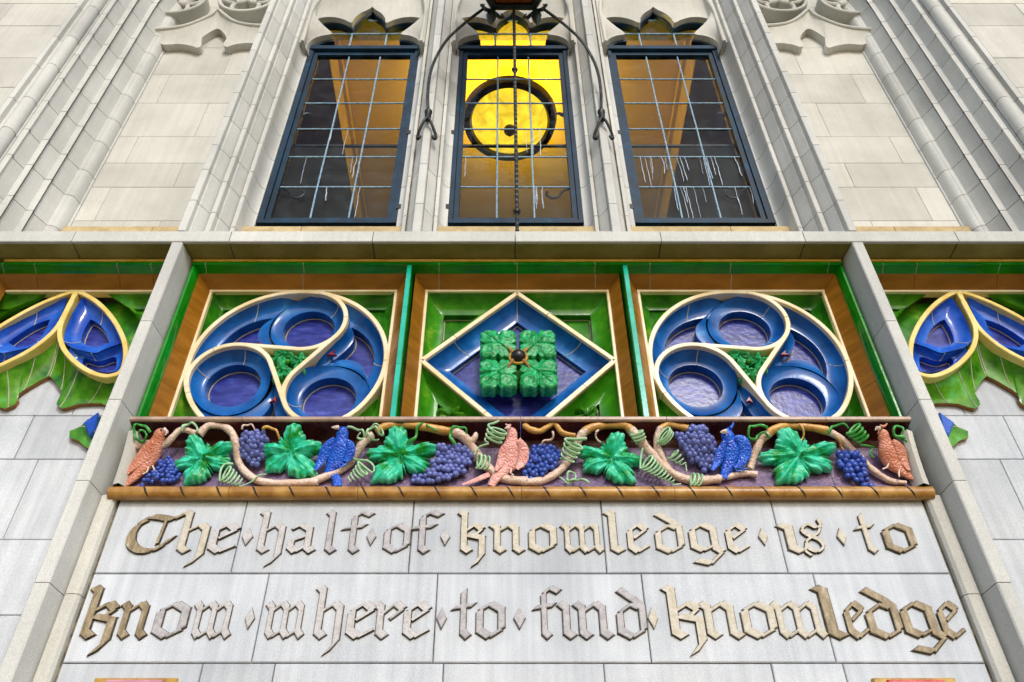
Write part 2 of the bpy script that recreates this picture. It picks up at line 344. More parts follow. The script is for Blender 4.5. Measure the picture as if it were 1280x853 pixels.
# room behind the windows
b = MB(); b.box(-4.6, 4.6, .5, 4.6, 5.15, 5.2); struct(b.build('floor', 'wood'))
b = MB(); b.box(-4.6, 4.6, .42, 4.6, 9.72, 9.8); struct(b.build('ceiling', 'plaster'))
b = MB(); b.box(-4.6, 4.6, 4.5, 4.6, 5.2, 9.72); b.box(-4.7, -4.6, .42, 4.6, 5.2, 9.72); b.box(4.6, 4.7, .42, 4.6, 5.2, 9.72)
struct(b.build('room_wall', 'panelling'))
for sgn, lab in ((-1, 'plastered ceiling beam seen through the window above the word half'), (1, 'plastered ceiling beam seen through the drip-streaked window')):
    b = MB(); x = 1.96 * sgn
    b.box(x - .15, x + .15, .46, 4.5, 9.22, 9.715); b.box(x - .19, x + .19, .46, 4.5, 9.6, 9.7)
    o = b.build('ceiling_beam', 'beam'); o['label'] = lab; o['category'] = 'beam'
# solid masonry behind the face stones
fw = thing('facade_wall', 'pale limestone core of the facade round windows and panels', 'wall', (0, .5, 0))
b = MB(); b.box(-5.6, 5.6, .33, .62, 0, 5.72); b.build('wall_core', 'mortar', fw)
b = MB(); b.box(-5.6, -1.9, .29, .62, 5.72, ZTOP); b.box(1.9, 5.6, .29, .62, 5.72, ZTOP); b.box(-1.9, 1.9, .33, .62, 9.56, ZTOP)
b.build('wall_core', 'mortar', fw)
for x in (-.67, .67):
    b = MB(); b.box(x - .17, x + .17, .3, .5, 5.72, 9.57); b.build('wall_core', 'mortar', fw)
# lower wall under the inscription, down to the ground, with a door
lw = thing('portal_wall', 'plain limestone wall under the lettered blocks', 'wall', (0, 0, 0))
for x0, x1 in ((-2.06, -1.2), (1.2, 2.06)):
    z = 0
    for k in range(6):
        b = MB(); b.block(x0 + .002, x1 - .002, z, z + .44, 0.0, .34); b.build('stone_block', 'stone', lw); z += .444
b = MB(); b.box(-1.2, 1.2, .02, .34, 2.5, 2.69); b.build('lintel', 'stone', lw)
for x0, x1 in ((-1.18, -.01), (.01, 1.18)):
    d = thing('door', 'oak door leaf below the inscription', 'door', ((x0 + x1) / 2, .2, 0), 'paired oak doors')
    b = MB(); b.box(x0, x1, .2, .26, .01, 2.49); b.build('leaf', 'wood', d)
    for zz in (.2, 1.0, 1.8):
        b = MB(); b.block(x0 + .15, x1 - .15, zz, zz + .65, .18, .21, .012); b.build('panel', 'wood', d)

# ------------------------------------------------------------------ inscription
ins = thing('inscription_panel', 'two rows of pale stone blocks lettered in raised blackletter', 'inscription', (0, 0, 2.95))
b = MB(); b.box(-2.02, 2.02, .012, .3, 2.85, 3.84); b.build('mortar_bed', 'mortar_dark', ins)
def zrow(y): return UP(640, y, 0)[1]
rows = [(622, 717, [-1.99, UP(299, 670)[0], UP(514, 670)[0], UP(754.5, 670)[0], UP(974, 670)[0], 1.99]),
        (717, 829, [-1.99, UP(325, 773)[0], UP(544, 773)[0], UP(808, 773)[0], UP(1031, 773)[0], 1.99])]
blocks = []
for (ya, yb, xs) in rows:
    z1, z0 = zrow(ya) + (.015 if ya == 622 else 0), zrow(yb); bl = []
    for i in range(5):
        dz = random.uniform(-.0015, .0015)
        m = MB(); m.block(xs[i] + .0025, xs[i + 1] - .0025, z0 + .003, z1 - .003, dz, .1, .004)
        bl.append((xs[i], xs[i + 1], m.build('stone_block', 'stone_blue', ins)))
    blocks.append(bl)
# narrow course underneath
z1, z0 = zrow(829), zrow(852.5)
xs3 = [UP(x, 840)[0] for x in (251, 342, 553.8, 755.3, 966, 1056)]
for i in range(5):
    m = MB(); m.block(xs3[i] + .0025, xs3[i + 1] - .0025, z0 - .024, z1 - .003, random.uniform(-.0015, .0015), .1); m.build('stone_block', 'stone_blue', ins)
for x0, x1 in ((-1.99, xs3[0]), (xs3[-1], 1.99)):
    m = MB(); m.block(x0 + .0025, x1 - .0025, 2.7, z1 - .003, 0, .1); m.build('stone_block', 'stone_blue', ins)
# gold moulding and shields that just enter the picture
zm = z0 - .022; gm = MB(); gm.extx([(-.005, zm - .004), (-.045, zm - .01), (-.055, zm - .035), (-.03, zm - .07), (.02, zm - .075), (.02, zm - .004)], xs3[0] + .01, xs3[-1] - .01)
o = gm.build('gold_moulding', 'gold'); o['label'] = 'gold glazed moulding under the narrow stone course'; o['category'] = 'moulding'
m = MB(); m.box(xs3[0] + .01, xs3[-1] - .01, .005, .3, 2.7, z0 - .098); m.build('soffit_block', 'stone_blue', ins)
for cx, mm, lab in ((UP(172, 849)[0], 'shield', 'rose pink glazed shield with gold corners below the word know'), (UP(1140, 849)[0], 'shield_red', 'red glazed shield with gold corners below the last word knowledge')):
    zt = UP(640, 846, -.03)[1]; wd = .175
    sh = thing('shield', lab, 'shield', (cx, 0, zt - .36))
    pts = [(-1, 0), (1, 0), (1, -.9), (.85, -1.35), (.5, -1.75), (0, -2.05), (-.5, -1.75), (-.85, -1.35), (-1, -.9)]
    P = [(cx + x * wd, zt + z * wd) for x, z in pts]
    m = MB(); m.prism(P, -.02, .002, .006); m.build('border', 'gold', sh)
    Q = [(cx + x * wd * .8, zt - .012 + z * wd * .84) for x, z in pts]; Q[0] = (Q[0][0] + .02, Q[0][1]); Q[1] = (Q[1][0] - .02, Q[1][1])
    m = MB(); m.prism(Q, -.034, -.015, .006); m.build('field', mm, sh)

NIB = (math.cos(R(40)), math.sin(R(40)))
I_ = [(-.1, .97), (.03, .84), (.03, .17), (.18, .03)]
ASC = [(-.07, 1.43), (.03, 1.33), (.03, .17), (.18, .03)]
G = {
 'i': [I_], 'l': [ASC + []],
 'n': [I_, [(.03, .70), (.36, .97), (.5, .82), (.5, .17), (.65, .03)]],
 'w': [[(-.1, .97), (.03, .84), (.03, .2), (.17, .04), (.48, .24)], [(.36, .97), (.49, .84), (.49, .2), (.63, .04), (.94, .24)], [(.03, .72), (.36, .97)], [(.49, .72), (.82, .97), (.95, .84), (.95, .2), (1.08, .04)]],
 'o': [[(.02, .76), (.02, .22), (.25, .04), (.52, .24), (.52, .78), (.28, .96), (.02, .76)]],
 'e': [[(.5, .24), (.2, .03), (.02, .2), (.02, .74), (.29, .97), (.47, .78), (.12, .48)]],
 'r': [I_, [(.03, .62), (.38, .97), (.56, .8), (.26, .52)]],
 'a': [[(.0, .8), (.22, .97), (.44, .8), (.44, .17), (.58, .03)], [(.44, .6), (.04, .4), (.02, .2), (.17, .03), (.44, .25)]],
 'h': [ASC, [(.03, .70), (.36, .97), (.5, .82), (.5, -.1), (.3, -.4)]],
 'k': [ASC, [(.03, .70), (.34, .97), (.5, .8), (.3, .56), (.12, .6)], [(.28, .56), (.5, .5), (.5, -.1), (.32, -.4)]],
 'f': [[(.66, 1.3), (.42, 1.42), (.2, 1.24), (.2, .17), (.34, .03)], [(-.06, .84), (.5, .92)]],
 't': [[(.16, 1.32), (.16, .17), (.31, .03)], [(-.1, .84), (.44, .92)]],
 'd': [[(.06, 1.36), (.4, 1.06), (.55, .86), (.55, .22), (.28, .03), (.02, .2), (.02, .7), (.33, .95), (.5, .84)]],
 'g': [[(.5, .26), (.22, .07), (.02, .22), (.02, .76), (.28, .97), (.5, .8), (.5, .16), (.64, .02), (.34, -.36), (.04, -.26)]],
 's': [[(.62, 1.16), (.66, .96), (.5, .86), (.3, .97), (.08, .8), (.2, .6), (.5, .42), (.56, .2), (.36, .03), (.12, .16), (.14, .4), (.5, .66), (.64, .9)], [(.12, .3), (.02, .06), (.16, -.1)]],
 'T': [[(.3, 1.12), (.1, .92), (.02, .6), (.1, .27), (.38, .06), (.72, .12), (1.02, .5)], [(.1, .98), (.34, 1.22), (.6, 1.22), (.9, 1.16), (1.16, 1.34)], [(.76, 1.14), (.7, .3)]],
 '.': [],
}
def glyph(ch, x0, x1, zb, xh, yf=-.015, yb=.004, grow=0, bev=.0035):
    wn = .25 if ch in 'T' else (.13 if ch == 's' else .205); hx, hz = NIB[0] * wn / 2, NIB[1] * wn / 2
    V = []; F = []
    if ch == '.':
        q = [(0, .5), (.5, 1.0), (1, .5), (.5, .0)]; q = [(.5, .2), (.9, .55), (.5, .9), (.1, .55)]
        F.append(list(range(4))); V = [Vector(p) for p in q]
    thin = ch == 'T'
    for si, st in enumerate(G[ch]):
        pth = spline([(p[0], p[1]) for p in st], 5) if (ch == 's' or (ch == 'T' and si < 2)) else st
        hx_, hz_ = (hx, hz)
        if ch == 'T' and si == 2: hx_, hz_ = .035, .02
        if ch == 's' and si == 1: hx_, hz_ = hx * .6, hz * .6
        for a, c in zip(pth, pth[1:]):
            o = len(V); q = [(a[0] - hx_, a[1] - hz_), (a[0] + hx_, a[1] + hz_), (c[0] + hx_, c[1] + hz_), (c[0] - hx_, c[1] - hz_)]
            # keep hairlines from vanishing
            A = abs((q[1][0] - q[0][0]) * (q[2][1] - q[0][1]) - (q[2][0] - q[0][0]) * (q[1][1] - q[0][1]))
            L = math.hypot(c[0] - a[0], c[1] - a[1])
            if A / max(L, 1e-6) < .055:
                nx, nz = -(c[1] - a[1]) / L * .035, (c[0] - a[0]) / L * .035
                q = [(a[0] - nx, a[1] - nz), (a[0] + nx, a[1] + nz), (c[0] + nx, c[1] + nz), (c[0] - nx, c[1] - nz)]
            V += [Vector(p) for p in q]; F.append([o, o + 1, o + 2, o + 3])
    xs = [v.x for v in V]; mn, mx = min(xs), max(xs)
    if grow:      # thin flange added round the letter to draw its dark shade line
        V = [Vector(p) for f in F for p in offset([(V[i].x, V[i].y) for i in f], -grow)]; F = [[4 * k + i for i in range(4)] for k in range(len(F))]
    r = delaunay_2d_cdt(V, [], F, 0, 1e-5)
    sx = (x1 - x0) / (mx - mn)
    vs = [(x0 + (v.x - mn) * sx, zb + v.y * xh) for v in r[0]]
    bm = bmesh.new(); bv = [bm.verts.new((p[0], yf, p[1])) for p in vs]
    def inq(c, f):
        sg = 0
        for i in range(4):
            a, d = V[f[i]], V[f[(i + 1) % 4]]; cr = (d.x - a.x) * (c.y - a.y) - (d.y - a.y) * (c.x - a.x)
            if abs(cr) < 1e-9: continue
            if sg == 0: sg = 1 if cr > 0 else -1
            elif (cr > 0) != (sg > 0): return False
        return True
    for f in r[2]:
        cen = sum((r[0][i] for i in f), Vector((0, 0))) / len(f)
        if not any(inq(cen, q) for q in F): continue
        try: bm.faces.new([bv[i] for i in f])
        except ValueError: pass
    bmesh.ops.dissolve_limit(bm, angle_limit=.02, verts=bm.verts, edges=bm.edges)
    loose = [v for v in bm.verts if not v.link_faces]; bmesh.ops.delete(bm, geom=loose, context='VERTS')
    bmesh.ops.recalc_face_normals(bm, faces=bm.faces)
    top = list(bm.faces)
    ext = bmesh.ops.extrude_face_region(bm, geom=top)
    bmesh.ops.translate(bm, vec=(0, yb - yf, 0), verts=[g for g in ext['geom'] if isinstance(g, bmesh.types.BMVert)])
    fr = [e for e in bm.edges if len(e.link_faces) == 2 and all(abs(v.co.y - yf) < 1e-6 for v in e.verts) and e.calc_face_angle(0) > .5]
    try: bmesh.ops.bevel(bm, geom=fr if bev else [], offset=bev or .001, segments=1, affect='EDGES', clamp_overlap=True)
    except Exception: pass
    mb = MB(); bm.verts.index_update(); mb.add([v.co[:] for v in bm.verts], [tuple(v.index for v in f.verts) for f in bm.faces]); bm.free()
    return mb
R1 = [('T',156,221,'g'),('h',217,257,'g2'),('e',261,296,'p'),('.',300,314,'p'),('h',317,353,'p'),('a',359,395,'p'),('l',402,421,'y'),('f',424,464,'y'),('.',457,469,'y'),
      ('o',479,512,'y'),('f',510,553,'y'),('.',550,562,'p'),('k',571,606,'c'),('n',611,656,'c'),('o',661,696,'c'),('w',701,755,'c'),('l',757,781,'c'),('e',785,813,'c'),('d',820,856,'c'),
      ('g',863,906,'c'),('e',909,938,'c'),('.',950,962,'c'),('i',975,1007,'c'),('s',1003,1035,'c'),('.',1049,1061,'c'),('t',1073,1101,'g2'),('o',1107,1147,'g')]
R2 = [('k',97,142,'g'),('n',143,186,'g'),('o',191,232,'y'),('w',236,290,'p'),('.',304,316,'p'),('w',327,381,'p'),('h',388,426,'p'),('e',433,469,'p'),('r',463,506,'p'),('e',504,538,'p'),
      ('.',545,558,'y'),('t',563,595,'y'),('o',595,631,'y'),('.',642,657,'y'),('f',666,704,'y'),('i',697,721,'y'),('n',717,767,'y'),('d',772,809,'y'),('.',811,824,'c'),
      ('k',832,881,'c'),('n',875,930,'c'),('o',929,972,'c'),('w',967,1033,'c'),('l',1025,1059,'g'),('e',1059,1087,'g'),('d',1086,1129,'g'),('g',1130,1182,'g'),('e',1177,1207,'g')]
lm = {'g': 'ltr_gold', 'g2': 'ltr_cream', 'p': 'ltr_pale', 'y': 'ltr_grey', 'c': 'ltr_cream'}
for row, yb_, yx_, bl in ((R1, 691, 654, blocks[0]), (R2, 798, 752, blocks[1])):
    zb = UP(640, yb_, -.015)[1] + .003; xh = UP(640, yx_, -.015)[1] - zb
    for ch, a, c, k in row:
        ym = (yb_ + yx_) / 2; X0 = UP(a, ym, -.03)[0]; X1 = UP(c, ym, -.03)[0]
        par = [q for q in bl if q[0] <= (X0 + X1) / 2 <= q[1]][0][2]
        zz = zb + xh * .08 if ch == '.' else zb
        gl_ = glyph(ch, X0, X1, zz, xh * (.85 if ch == '.' else 1)); nv = len(gl_.v)
        fl_ = glyph(ch, X0, X1, zz, xh * (.85 if ch == '.' else 1), yf=-.0035, yb=.003, grow=.02, bev=0); gl_.add(fl_.v, fl_.f)
        o = gl_.build('word_dot' if ch == '.' else 'letter', lm[k], par, 30)
        o.data.materials.append(M['ltr_shade'])
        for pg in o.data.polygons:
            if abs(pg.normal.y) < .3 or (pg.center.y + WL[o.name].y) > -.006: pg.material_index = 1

# ------------------------------------------------------------------ pilasters
ZS0, ZS1 = 5.583, 5.678          # string course
for sg, lab in ((-1, 'grey stone pilaster strip beside the word The'), (1, 'grey stone pilaster strip beside the words is to')):
    p = thing('stone_pilaster', lab, 'pilaster', (2.12 * sg, 0, 0))
    prof = [(2.168, .3), (2.168, -.135), (2.16, -.145), (2.102, -.145), (2.096, -.139), (2.088, -.06), (2.078, .01), (2.078, .06)]
    low = [(2.078, -.012), (2.07, -.03), (2.05, -.034), (2.015, -.03), (2.003, -.015), (2.001, .08)]
    mor = [(x + (.006 if x > 2.13 else -.0) - .0, y + .005) for x, y in prof]; mor = [(x - .004 * (1 if x > 2.13 else -1), y + .004) for x, y in prof]
    m = MB(); m.extz([(x * sg, y) for x, y in mor], 0, ZS0 - .002, False); m.build('mortar_bed', 'mortar_dark', p)
    zc = [0, .5, 1.0, 1.5, 2.0, 2.5] + [UP(640, y, -.1)[1] for y in (812, 703, 603, 492, 381)] + [ZS0 - .001]
    zc = [0, .55, 1.1, 1.65, 2.2, 2.86, 3.3, 3.83, 4.33, 4.9, ZS0 - .001]
    for z0, z1 in zip(zc, zc[1:]):
        m = MB(); m.extz([(x * sg, y) for x, y in prof], z0 + .002, z1 - .002, True, .02); m.build('stone_block', 'stone', p)
    for z0, z1 in ((0, 1.1), (1.1, 2.2), (2.2, 2.86), (2.86, 3.3), (3.3, 3.82)):
        m = MB(); m.extz([(x * sg, y) for x, y in low], z0 + .002, z1 - .002, True, .02); m.build('margin_strip', 'stone_warm', p)

# ------------------------------------------------------------------ vine frieze
fz = thing('vine_frieze', 'glazed vine frieze with grapes, leaves, birds and rope edge', 'frieze', (0, 0, 3.79))
FX = 2.02
tj = [-FX] + [UP(x, 570, 0)[0] for x in (303, 456, 651, 833, 1032)] + [FX]
cove = [(.3, 3.8), (-.012, 3.8), (-.012, 3.87), (0, 3.9), (.012, 4.02), (.01, 4.13), (-.004, 4.165), (-.04, 4.188), (-.1, 4.197), (-.12, 4.198)]
for a, c in zip(tj, tj[1:]):
    m = MB(); pr = [p for p in cove if p[1] < 4.12]
    n = 10
    m.loft([[(a + .0015, y, z) for y, z in cove[1:6]], [(c - .0015, y, z) for y, z in cove[1:6]]]); m.build('background_tile', 'frieze_ground', fz)
    m = MB(); m.loft([[(a + .0015, y, z) for y, z in cove[5:]], [(c - .0015, y, z) for y, z in cove[5:]]]); m.build('cove_tile', 'maroon', fz)
    m = MB(); m.extx([(-.112, 4.2), (-.128, 4.2), (-.136, 4.206), (-.136, 4.222), (-.13, 4.228), (.2, 4.228), (.2, 4.2)], a + .0015, c - .0015); m.build('ledge', 'ledge', fz)
m = MB(); m.box(-FX, FX, .02, .3, 3.8, 4.2); m.build('mortar_bed', 'mortar_dark', fz)
# curved light end pieces
for sg in (-1, 1):
    m = MB(); pr = [(FX + .01, -.005), (FX + .002, -.06), (FX - .03, -.075), (FX - .05, -.05), (FX - .055, .01)]
    loops = []
    for k in range(9):
        t = k / 8; z = 3.86 + t * .3; push = -.035 * t * t
        loops.append([((x) * sg, y + push * (1 if y < -.01 else 0), z) for x, y in pr])
    m.loft(loops); m.build('end_stop', 'stone_warm', fz)
# rope moulding: gold roll in tile lengths with black spiral bands
for a, c in zip(tj, tj[1:]):
    a2 = a - (.015 if a == -FX else -.001); c2 = c + (.015 if c == FX else -.001)
    m = MB(); m.tube([(a2, -.03, 3.828), (c2, -.03, 3.828)], .034, 20); m.build('rope_length', 'rope', fz, 50)
for k in range(23):
    x = UP(183 + 45.4 * k, 612, -.05)[0]
    if abs(x) > FX: continue
    m = MB(); pts = []
    for q in range(13):
        t = q / 12; an = R(105 - 190 * t)
        pts.append((x - .026 + .052 * t, -.03 - .0335 * math.cos(R(-85 + 170 * t)), 3.828 + .0335 * math.sin(R(75 - 150 * t))))
    m.tube(pts, [.002 + .0032 * math.sin(math.pi * min(1, max(0, q / 12))) for q in range(13)], 6); m.build('rope_band', 'black', fz)

def zA(p): return (140 + p[0] / 4.923, 510 + p[1] / 4.923)
def zB(p): return (390 + p[0] / 4.923, 510 + p[1] / 4.923)
def zC(p): return (640 + p[0] / 4.923, 510 + p[1] / 4.923)
def zD(p): return (890 + p[0] / 4.571, 510 + p[1] / 4.571)
def bow(z):
    t = min(1, max(0, (z - 3.98) / .2)); return -.078 * t * t * (3 - 2 * t)
def W(z, p, Y=-.03):
    a = z(p); q = UP(a[0], a[1], Y)
    for k in range(6): q = UP(a[0], a[1], Y + bow(q[1]))
    return q
def bowed(m):
    m.v = [(v[0], v[1] + bow(v[2]), v[2]) for v in m.v]; return m
ZU = .00083; TK = .9
def stem(z, pts, rad, mname='stem', Y=-.02):
    P = []
    for i, q in enumerate(pts):
        x, zz = W(z, q, Y); P.append((x, Y - .006 * math.sin(i * 2.1), zz, (q[2] if len(q) > 2 else rad) * ZU * .92))
    P = spline(P, 6)
    m = MB(); m.tube([(p[0], p[1], p[2]) for p in P], [p[3] * (1 + .05 * math.sin(i * .9) + random.uniform(-.05, .05)) for i, p in enumerate(P)], 9)
    return bowed(m).build('vine_stem', mname, fz, 60)
stem(zA, [(95, 262), (150, 240), (230, 215), (310, 235), (370, 190), (430, 130), (520, 160)], 20, 'stem')
stem(zA, [(540, 165), (600, 112), (680, 110), (738, 155), (765, 240), (775, 320), (820, 395), (900, 450), (1010, 462), (1150, 462), (1270, 458)], 26)
stem(zB, [(0, 455), (100, 420), (200, 365), (268, 290), (310, 225), (370, 165)], 26)
stem(zB, [(395, 150), (450, 118), (540, 98), (610, 108), (700, 122), (800, 135), (880, 150)], 28, 'stem_gold')
stem(zB, [(860, 145), (930, 180), (985, 240), (1040, 320), (1100, 385), (1180, 430), (1290, 450), (1330, 452)], 30)
stem(zB, [(965, 225, 24), (1000, 190, 20), (1010, 155, 13)], 20)
stem(zC, [(60, 455), (120, 458), (200, 440), (290, 390), (350, 320), (390, 240), (425, 170), (460, 140)], 27)
stem(zC, [(440, 150), (500, 122), (580, 105), (680, 105), (735, 140)], 28, 'stem_gold')
stem(zC, [(725, 130), (780, 190), (830, 250), (890, 320), (960, 390), (1050, 430), (1150, 448), (1280, 440)], 30)
stem(zC, [(975, 395), (920, 310), (893, 230), (900, 160), (915, 130)], 25)
stem(zC, [(905, 140), (960, 105), (1030, 110), (1085, 130)], 25, 'stem_gold')
stem(zC, [(75, 105, 22), (110, 135, 22), (170, 140), (215, 120), (260, 100), (310, 150), (390, 172, 14)], 19, 'stem_gold')
stem(zD, [(-30, 410), (60, 402), (140, 380), (200, 375), (258, 385)], 21)
stem(zD, [(215, 350), (245, 260), (285, 180), (340, 135)], 26)
stem(zD, [(320, 145), (380, 115), (450, 100), (560, 112), (660, 135)], 27, 'stem_gold')
stem(zD, [(650, 130), (720, 170), (800, 235), (870, 310), (940, 375), (1020, 415), (1110, 428, 12)], 22)
# vine leaves
VINE = [(505, 95), (545, 112), (562, 140), (605, 150), (592, 182), (574, 206), (612, 226), (640, 212), (665, 190), (700, 195), (725, 208), (765, 215), (750, 250), (735, 275), (725, 300), (695, 300), (662, 283), (640, 290), (690, 312), (715, 322), (702, 345), (706, 375), (690, 395), (650, 386), (612, 395), (580, 370), (556, 334), (548, 345), (556, 372), (572, 392), (560, 420), (532, 422), (515, 445), (480, 455), (440, 450), (400, 465), (380, 455), (390, 420), (402, 392), (385, 378), (397, 350), (432, 334), (446, 316), (420, 303), (390, 311), (362, 305), (340, 290), (328, 260), (345, 230), (375, 226), (410, 214), (452, 222), (440, 196), (452, 172), (470, 150), (468, 118)]
VP = sorted((math.atan2(288 - y, x - 535) % (2 * math.pi), math.hypot(x - 535, (288 - y) * 1.17) / 215) for x, y in VINE)
VLOB = [(R(99), 1, .6), (R(20), 1, .6), (R(-28), .8, .5), (R(232), 1, .6), (R(172), 1, .6)]
def vine_r(th):
    t = th % (2 * math.pi)
    for k in range(len(VP)):
        a, b = VP[k - 1], VP[k]; a0 = a[0] - (2 * math.pi if k == 0 else 0)
        if a0 <= t <= b[0] or (k == 0 and t > VP[-1][0] and (t - 2 * math.pi) <= b[0]):
            tt = t - 2 * math.pi if (k == 0 and t > VP[-1][0]) else t
            return a[1] + (b[1] - a[1]) * (tt - a0) / max(1e-6, b[0] - a0)
    return VP[0][1]
def leaf_r(th, lob, ser=.05, seed=0):
    return vine_r(th) + ser * .22 * math.sin(th * 31 + seed * 3)
def leaf_mesh(cx, cz, sx, sz, rot, yb, yt, seed=0, lob=None, ser=.11, n=220, nr=11, sq=None):
    lob = lob or VLOB
    rr = random.Random(seed); mirr = -1 if seed % 2 == 0 and lob is VLOB else 1
    m = MB(); loops = []; co, si = math.cos(rot), math.sin(rot)
    for k in range(nr + 2):
        t = min(1, max(.02, k / nr)); loop = []
        for j in range(n):
            th = 2 * math.pi * j / n
            rad = (sq(th) if sq else leaf_r(th, lob, ser * (1 if t > .7 else t), seed)) * t
            x, z = rad * math.cos(th), rad * math.sin(th)
            h = .72 + .2 * math.cos(t * 1.4)
            for a, L, wd in lob:
                d = (th - a + math.pi) % (2 * math.pi) - math.pi
                h += .30 * math.exp(-(d * rad / .055) ** 2) * (1 - t) ** .5 * (1 if t > .1 else 0)
                h += .05 * math.cos(d * 9) * math.exp(-(d / .5) ** 2) * t * (1 - t) * 3 + .16 * math.exp(-(abs(d * rad) - .16 * t) ** 2 / .0012) * t * (1 - t) * 2
            h += .16 * math.sin(6 * x + seed) * math.sin(5 * z + seed * 2) + .07 * math.sin(19 * x + seed) * math.sin(17 * z) - .3 * max(0, t - .85) / .15
            y = yb + (yt - yb) * h if k <= nr else yb
            x *= mirr
            X, Z = x * co - z * si, x * si + z * co
            loop.append((cx + X * sx, y, cz + Z * sz))
        loops.append(loop)
    m.loft(loops, True, True, False); return m
for z, c, hx, hy, rot, sd_ in ((zA, (552, 308), 190, 172, 20, 1), (zA, (1098, 268), 200, 185, 8, 2), (zB, (540, 288), 218, 196, 0, 3), (zC, (612, 308), 205, 178, -6, 4), (zD, (495, 272), 225, 178, 6, 5)):
    x, zz = W(z, c, -.06); x1, _ = W(z, (c[0] + hx, c[1]), -.06); _, z1 = W(z, (c[0], c[1] - hy), -.06)
    bowed(leaf_mesh(x, zz, (x1 - x), (z1 - zz), R(rot), -.012, -.058, sd_)).build('vine_leaf', 'leaf', fz, 55)
# grape bunches
def bunch(z, poly, mname, gr=17, Y=-.03):
    rr = random.Random(len(poly) * 7 + int(poly[0][0])); P = poly
    def inside(x, y):
        c = False
        for i in range(len(P)):
            a, d = P[i], P[i - 1]
            if (a[1] > y) != (d[1] > y) and x < (d[0] - a[0]) * (y - a[1]) / (d[1] - a[1]) + a[0]: c = not c
        return c
    x0, x1 = min(p[0] for p in P), max(p[0] for p in P); y0, y1 = min(p[1] for p in P), max(p[1] for p in P)
    cx, cy = sum(p[0] for p in P) / len(P), sum(p[1] for p in P) / len(P)
    m = MB(); y = y0; row = 0
    while y < y1:
        x = x0 + (gr * .95 if row % 2 else 0)
        while x < x1:
            jx, jy = x + rr.uniform(-7, 7), y + rr.uniform(-6, 6)
            if inside(jx, jy):
                X, Z = W(z, (jx, jy), Y); dd = math.hypot((jx - cx) / (x1 - x0), (jy - cy) / (y1 - y0)) * 2
                m.ball((X, Y + .012 - .028 * max(0, 1 - dd * dd) + rr.uniform(-.009, .007), Z), gr * ZU * rr.uniform(1.0, 1.38), 10, 7)
            x += gr * 1.9
        y += gr * 1.5; row += 1
    return bowed(m).build('grape_bunch', mname, fz, 60)
bunch(zA, [(295, 320), (350, 300), (395, 340), (425, 430), (370, 455), (290, 450), (180, 478), (160, 455), (230, 415), (290, 390)], 'grape_b', 14)
bunch(zA, [(800, 150), (850, 130), (930, 145), (975, 180), (930, 220), (935, 310), (905, 365), (860, 375), (810, 320), (785, 240)], 'grape', 16)
bunch(zB, [(770, 245), (840, 215), (930, 225), (980, 275), (975, 350), (920, 410), (840, 465), (740, 470), (600, 450), (600, 430), (700, 395), (760, 330)], 'grape', 17)
bunch(zC, [(110, 250), (180, 222), (270, 230), (305, 275), (270, 350), (200, 415), (120, 450), (65, 440), (65, 340), (100, 320)], 'grape_b', 16)
bunch(zC, [(1095, 115), (1150, 95), (1200, 120), (1240, 190), (1255, 290), (1220, 370), (1160, 385), (1100, 320), (1040, 240), (1000, 195), (1005, 165), (1090, 150)], 'grape', 17)
bunch(zD, [(720, 250), (790, 235), (860, 270), (880, 320), (860, 380), (930, 425), (910, 448), (800, 425), (740, 360), (710, 300)], 'grape_b', 17)
# birds
def bird(z, spine, wing, beak, mname, eye, feet=(), crest=None, tail=None, Y=-.05, label=None):
    def loft(pts, y0, fl):
        P = spline([(*W(z, p, Y), p[2] * ZU * 1.08) for p in pts], 5); m = MB(); loops = []
        for i, p in enumerate(P):
            a, c = P[max(i - 1, 0)], P[min(i + 1, len(P) - 1)]; d = Vector((c[0] - a[0], c[1] - a[1])).normalized()
            loops.append([(p[0] - d.y * p[2] * math.cos(q), y0 - fl * p[2] * math.sin(q), p[1] + d.x * p[2] * math.cos(q)) for q in [2 * math.pi * k / 14 for k in range(14)]])
        m.loft(loops, True, True, True); return bowed(m)
    o = loft(spine, -.03, .62).build('bird', mname, fz, 60, label)
    for wg in wing:
        wm = loft(wg, -.055, .34); wm.build('wing', mname, o, 60)
    if tail: loft(tail, -.03, .4).build('tail', mname, o, 60)
    m = MB(); bx = [W(z, q, Y) for q in beak]
    m.tube([(q[0], -.06 - .004 * i, q[1]) for i, q in enumerate(bx)], [.011, .008, .0015][:len(bx)], 7); bowed(m).build('beak', 'stem', o)
    ex, ez = W(z, eye, Y); m = MB(); m.ball((ex, -.03 - .62 * .03, ez), .0055, 8, 6); bowed(m).build('eye', 'black', o)
    for ft in feet:
        m = MB(); q = [W(z, p, Y) for p in ft]; m.tube([(p[0], -.05, p[1]) for p in q], .0042, 6); bowed(m).build('foot', 'stem' if 'blue' not in mname else mname, o)
    if crest:
        m = MB(); q = [W(z, p, Y) for p in crest]; m.tube([(p[0], -.05, p[1]) for p in spline(q, 4)], [.009 - .006 * i / (4 * (len(q) - 1)) for i in range(4 * (len(q) - 1) + 1)], 7); bowed(m).build('crest', mname, o)
bird(zA, [(318, 142, 14), (295, 148, 38), (272, 192, 38), (240, 255, 54), (200, 320, 56), (150, 385, 40), (105, 435, 24), (55, 474, 15)],
     [[(262, 215, 12), (225, 262, 36), (180, 320, 38), (130, 370, 24), (92, 412, 6)]], [(325, 140), (345, 160), (335, 182)], 'bird_orange', (302, 135),
     [[(225, 365), (215, 395), (190, 408)], [(250, 355), (262, 385), (245, 400)]], label='orange-pink parrot perched at the end of the vine')
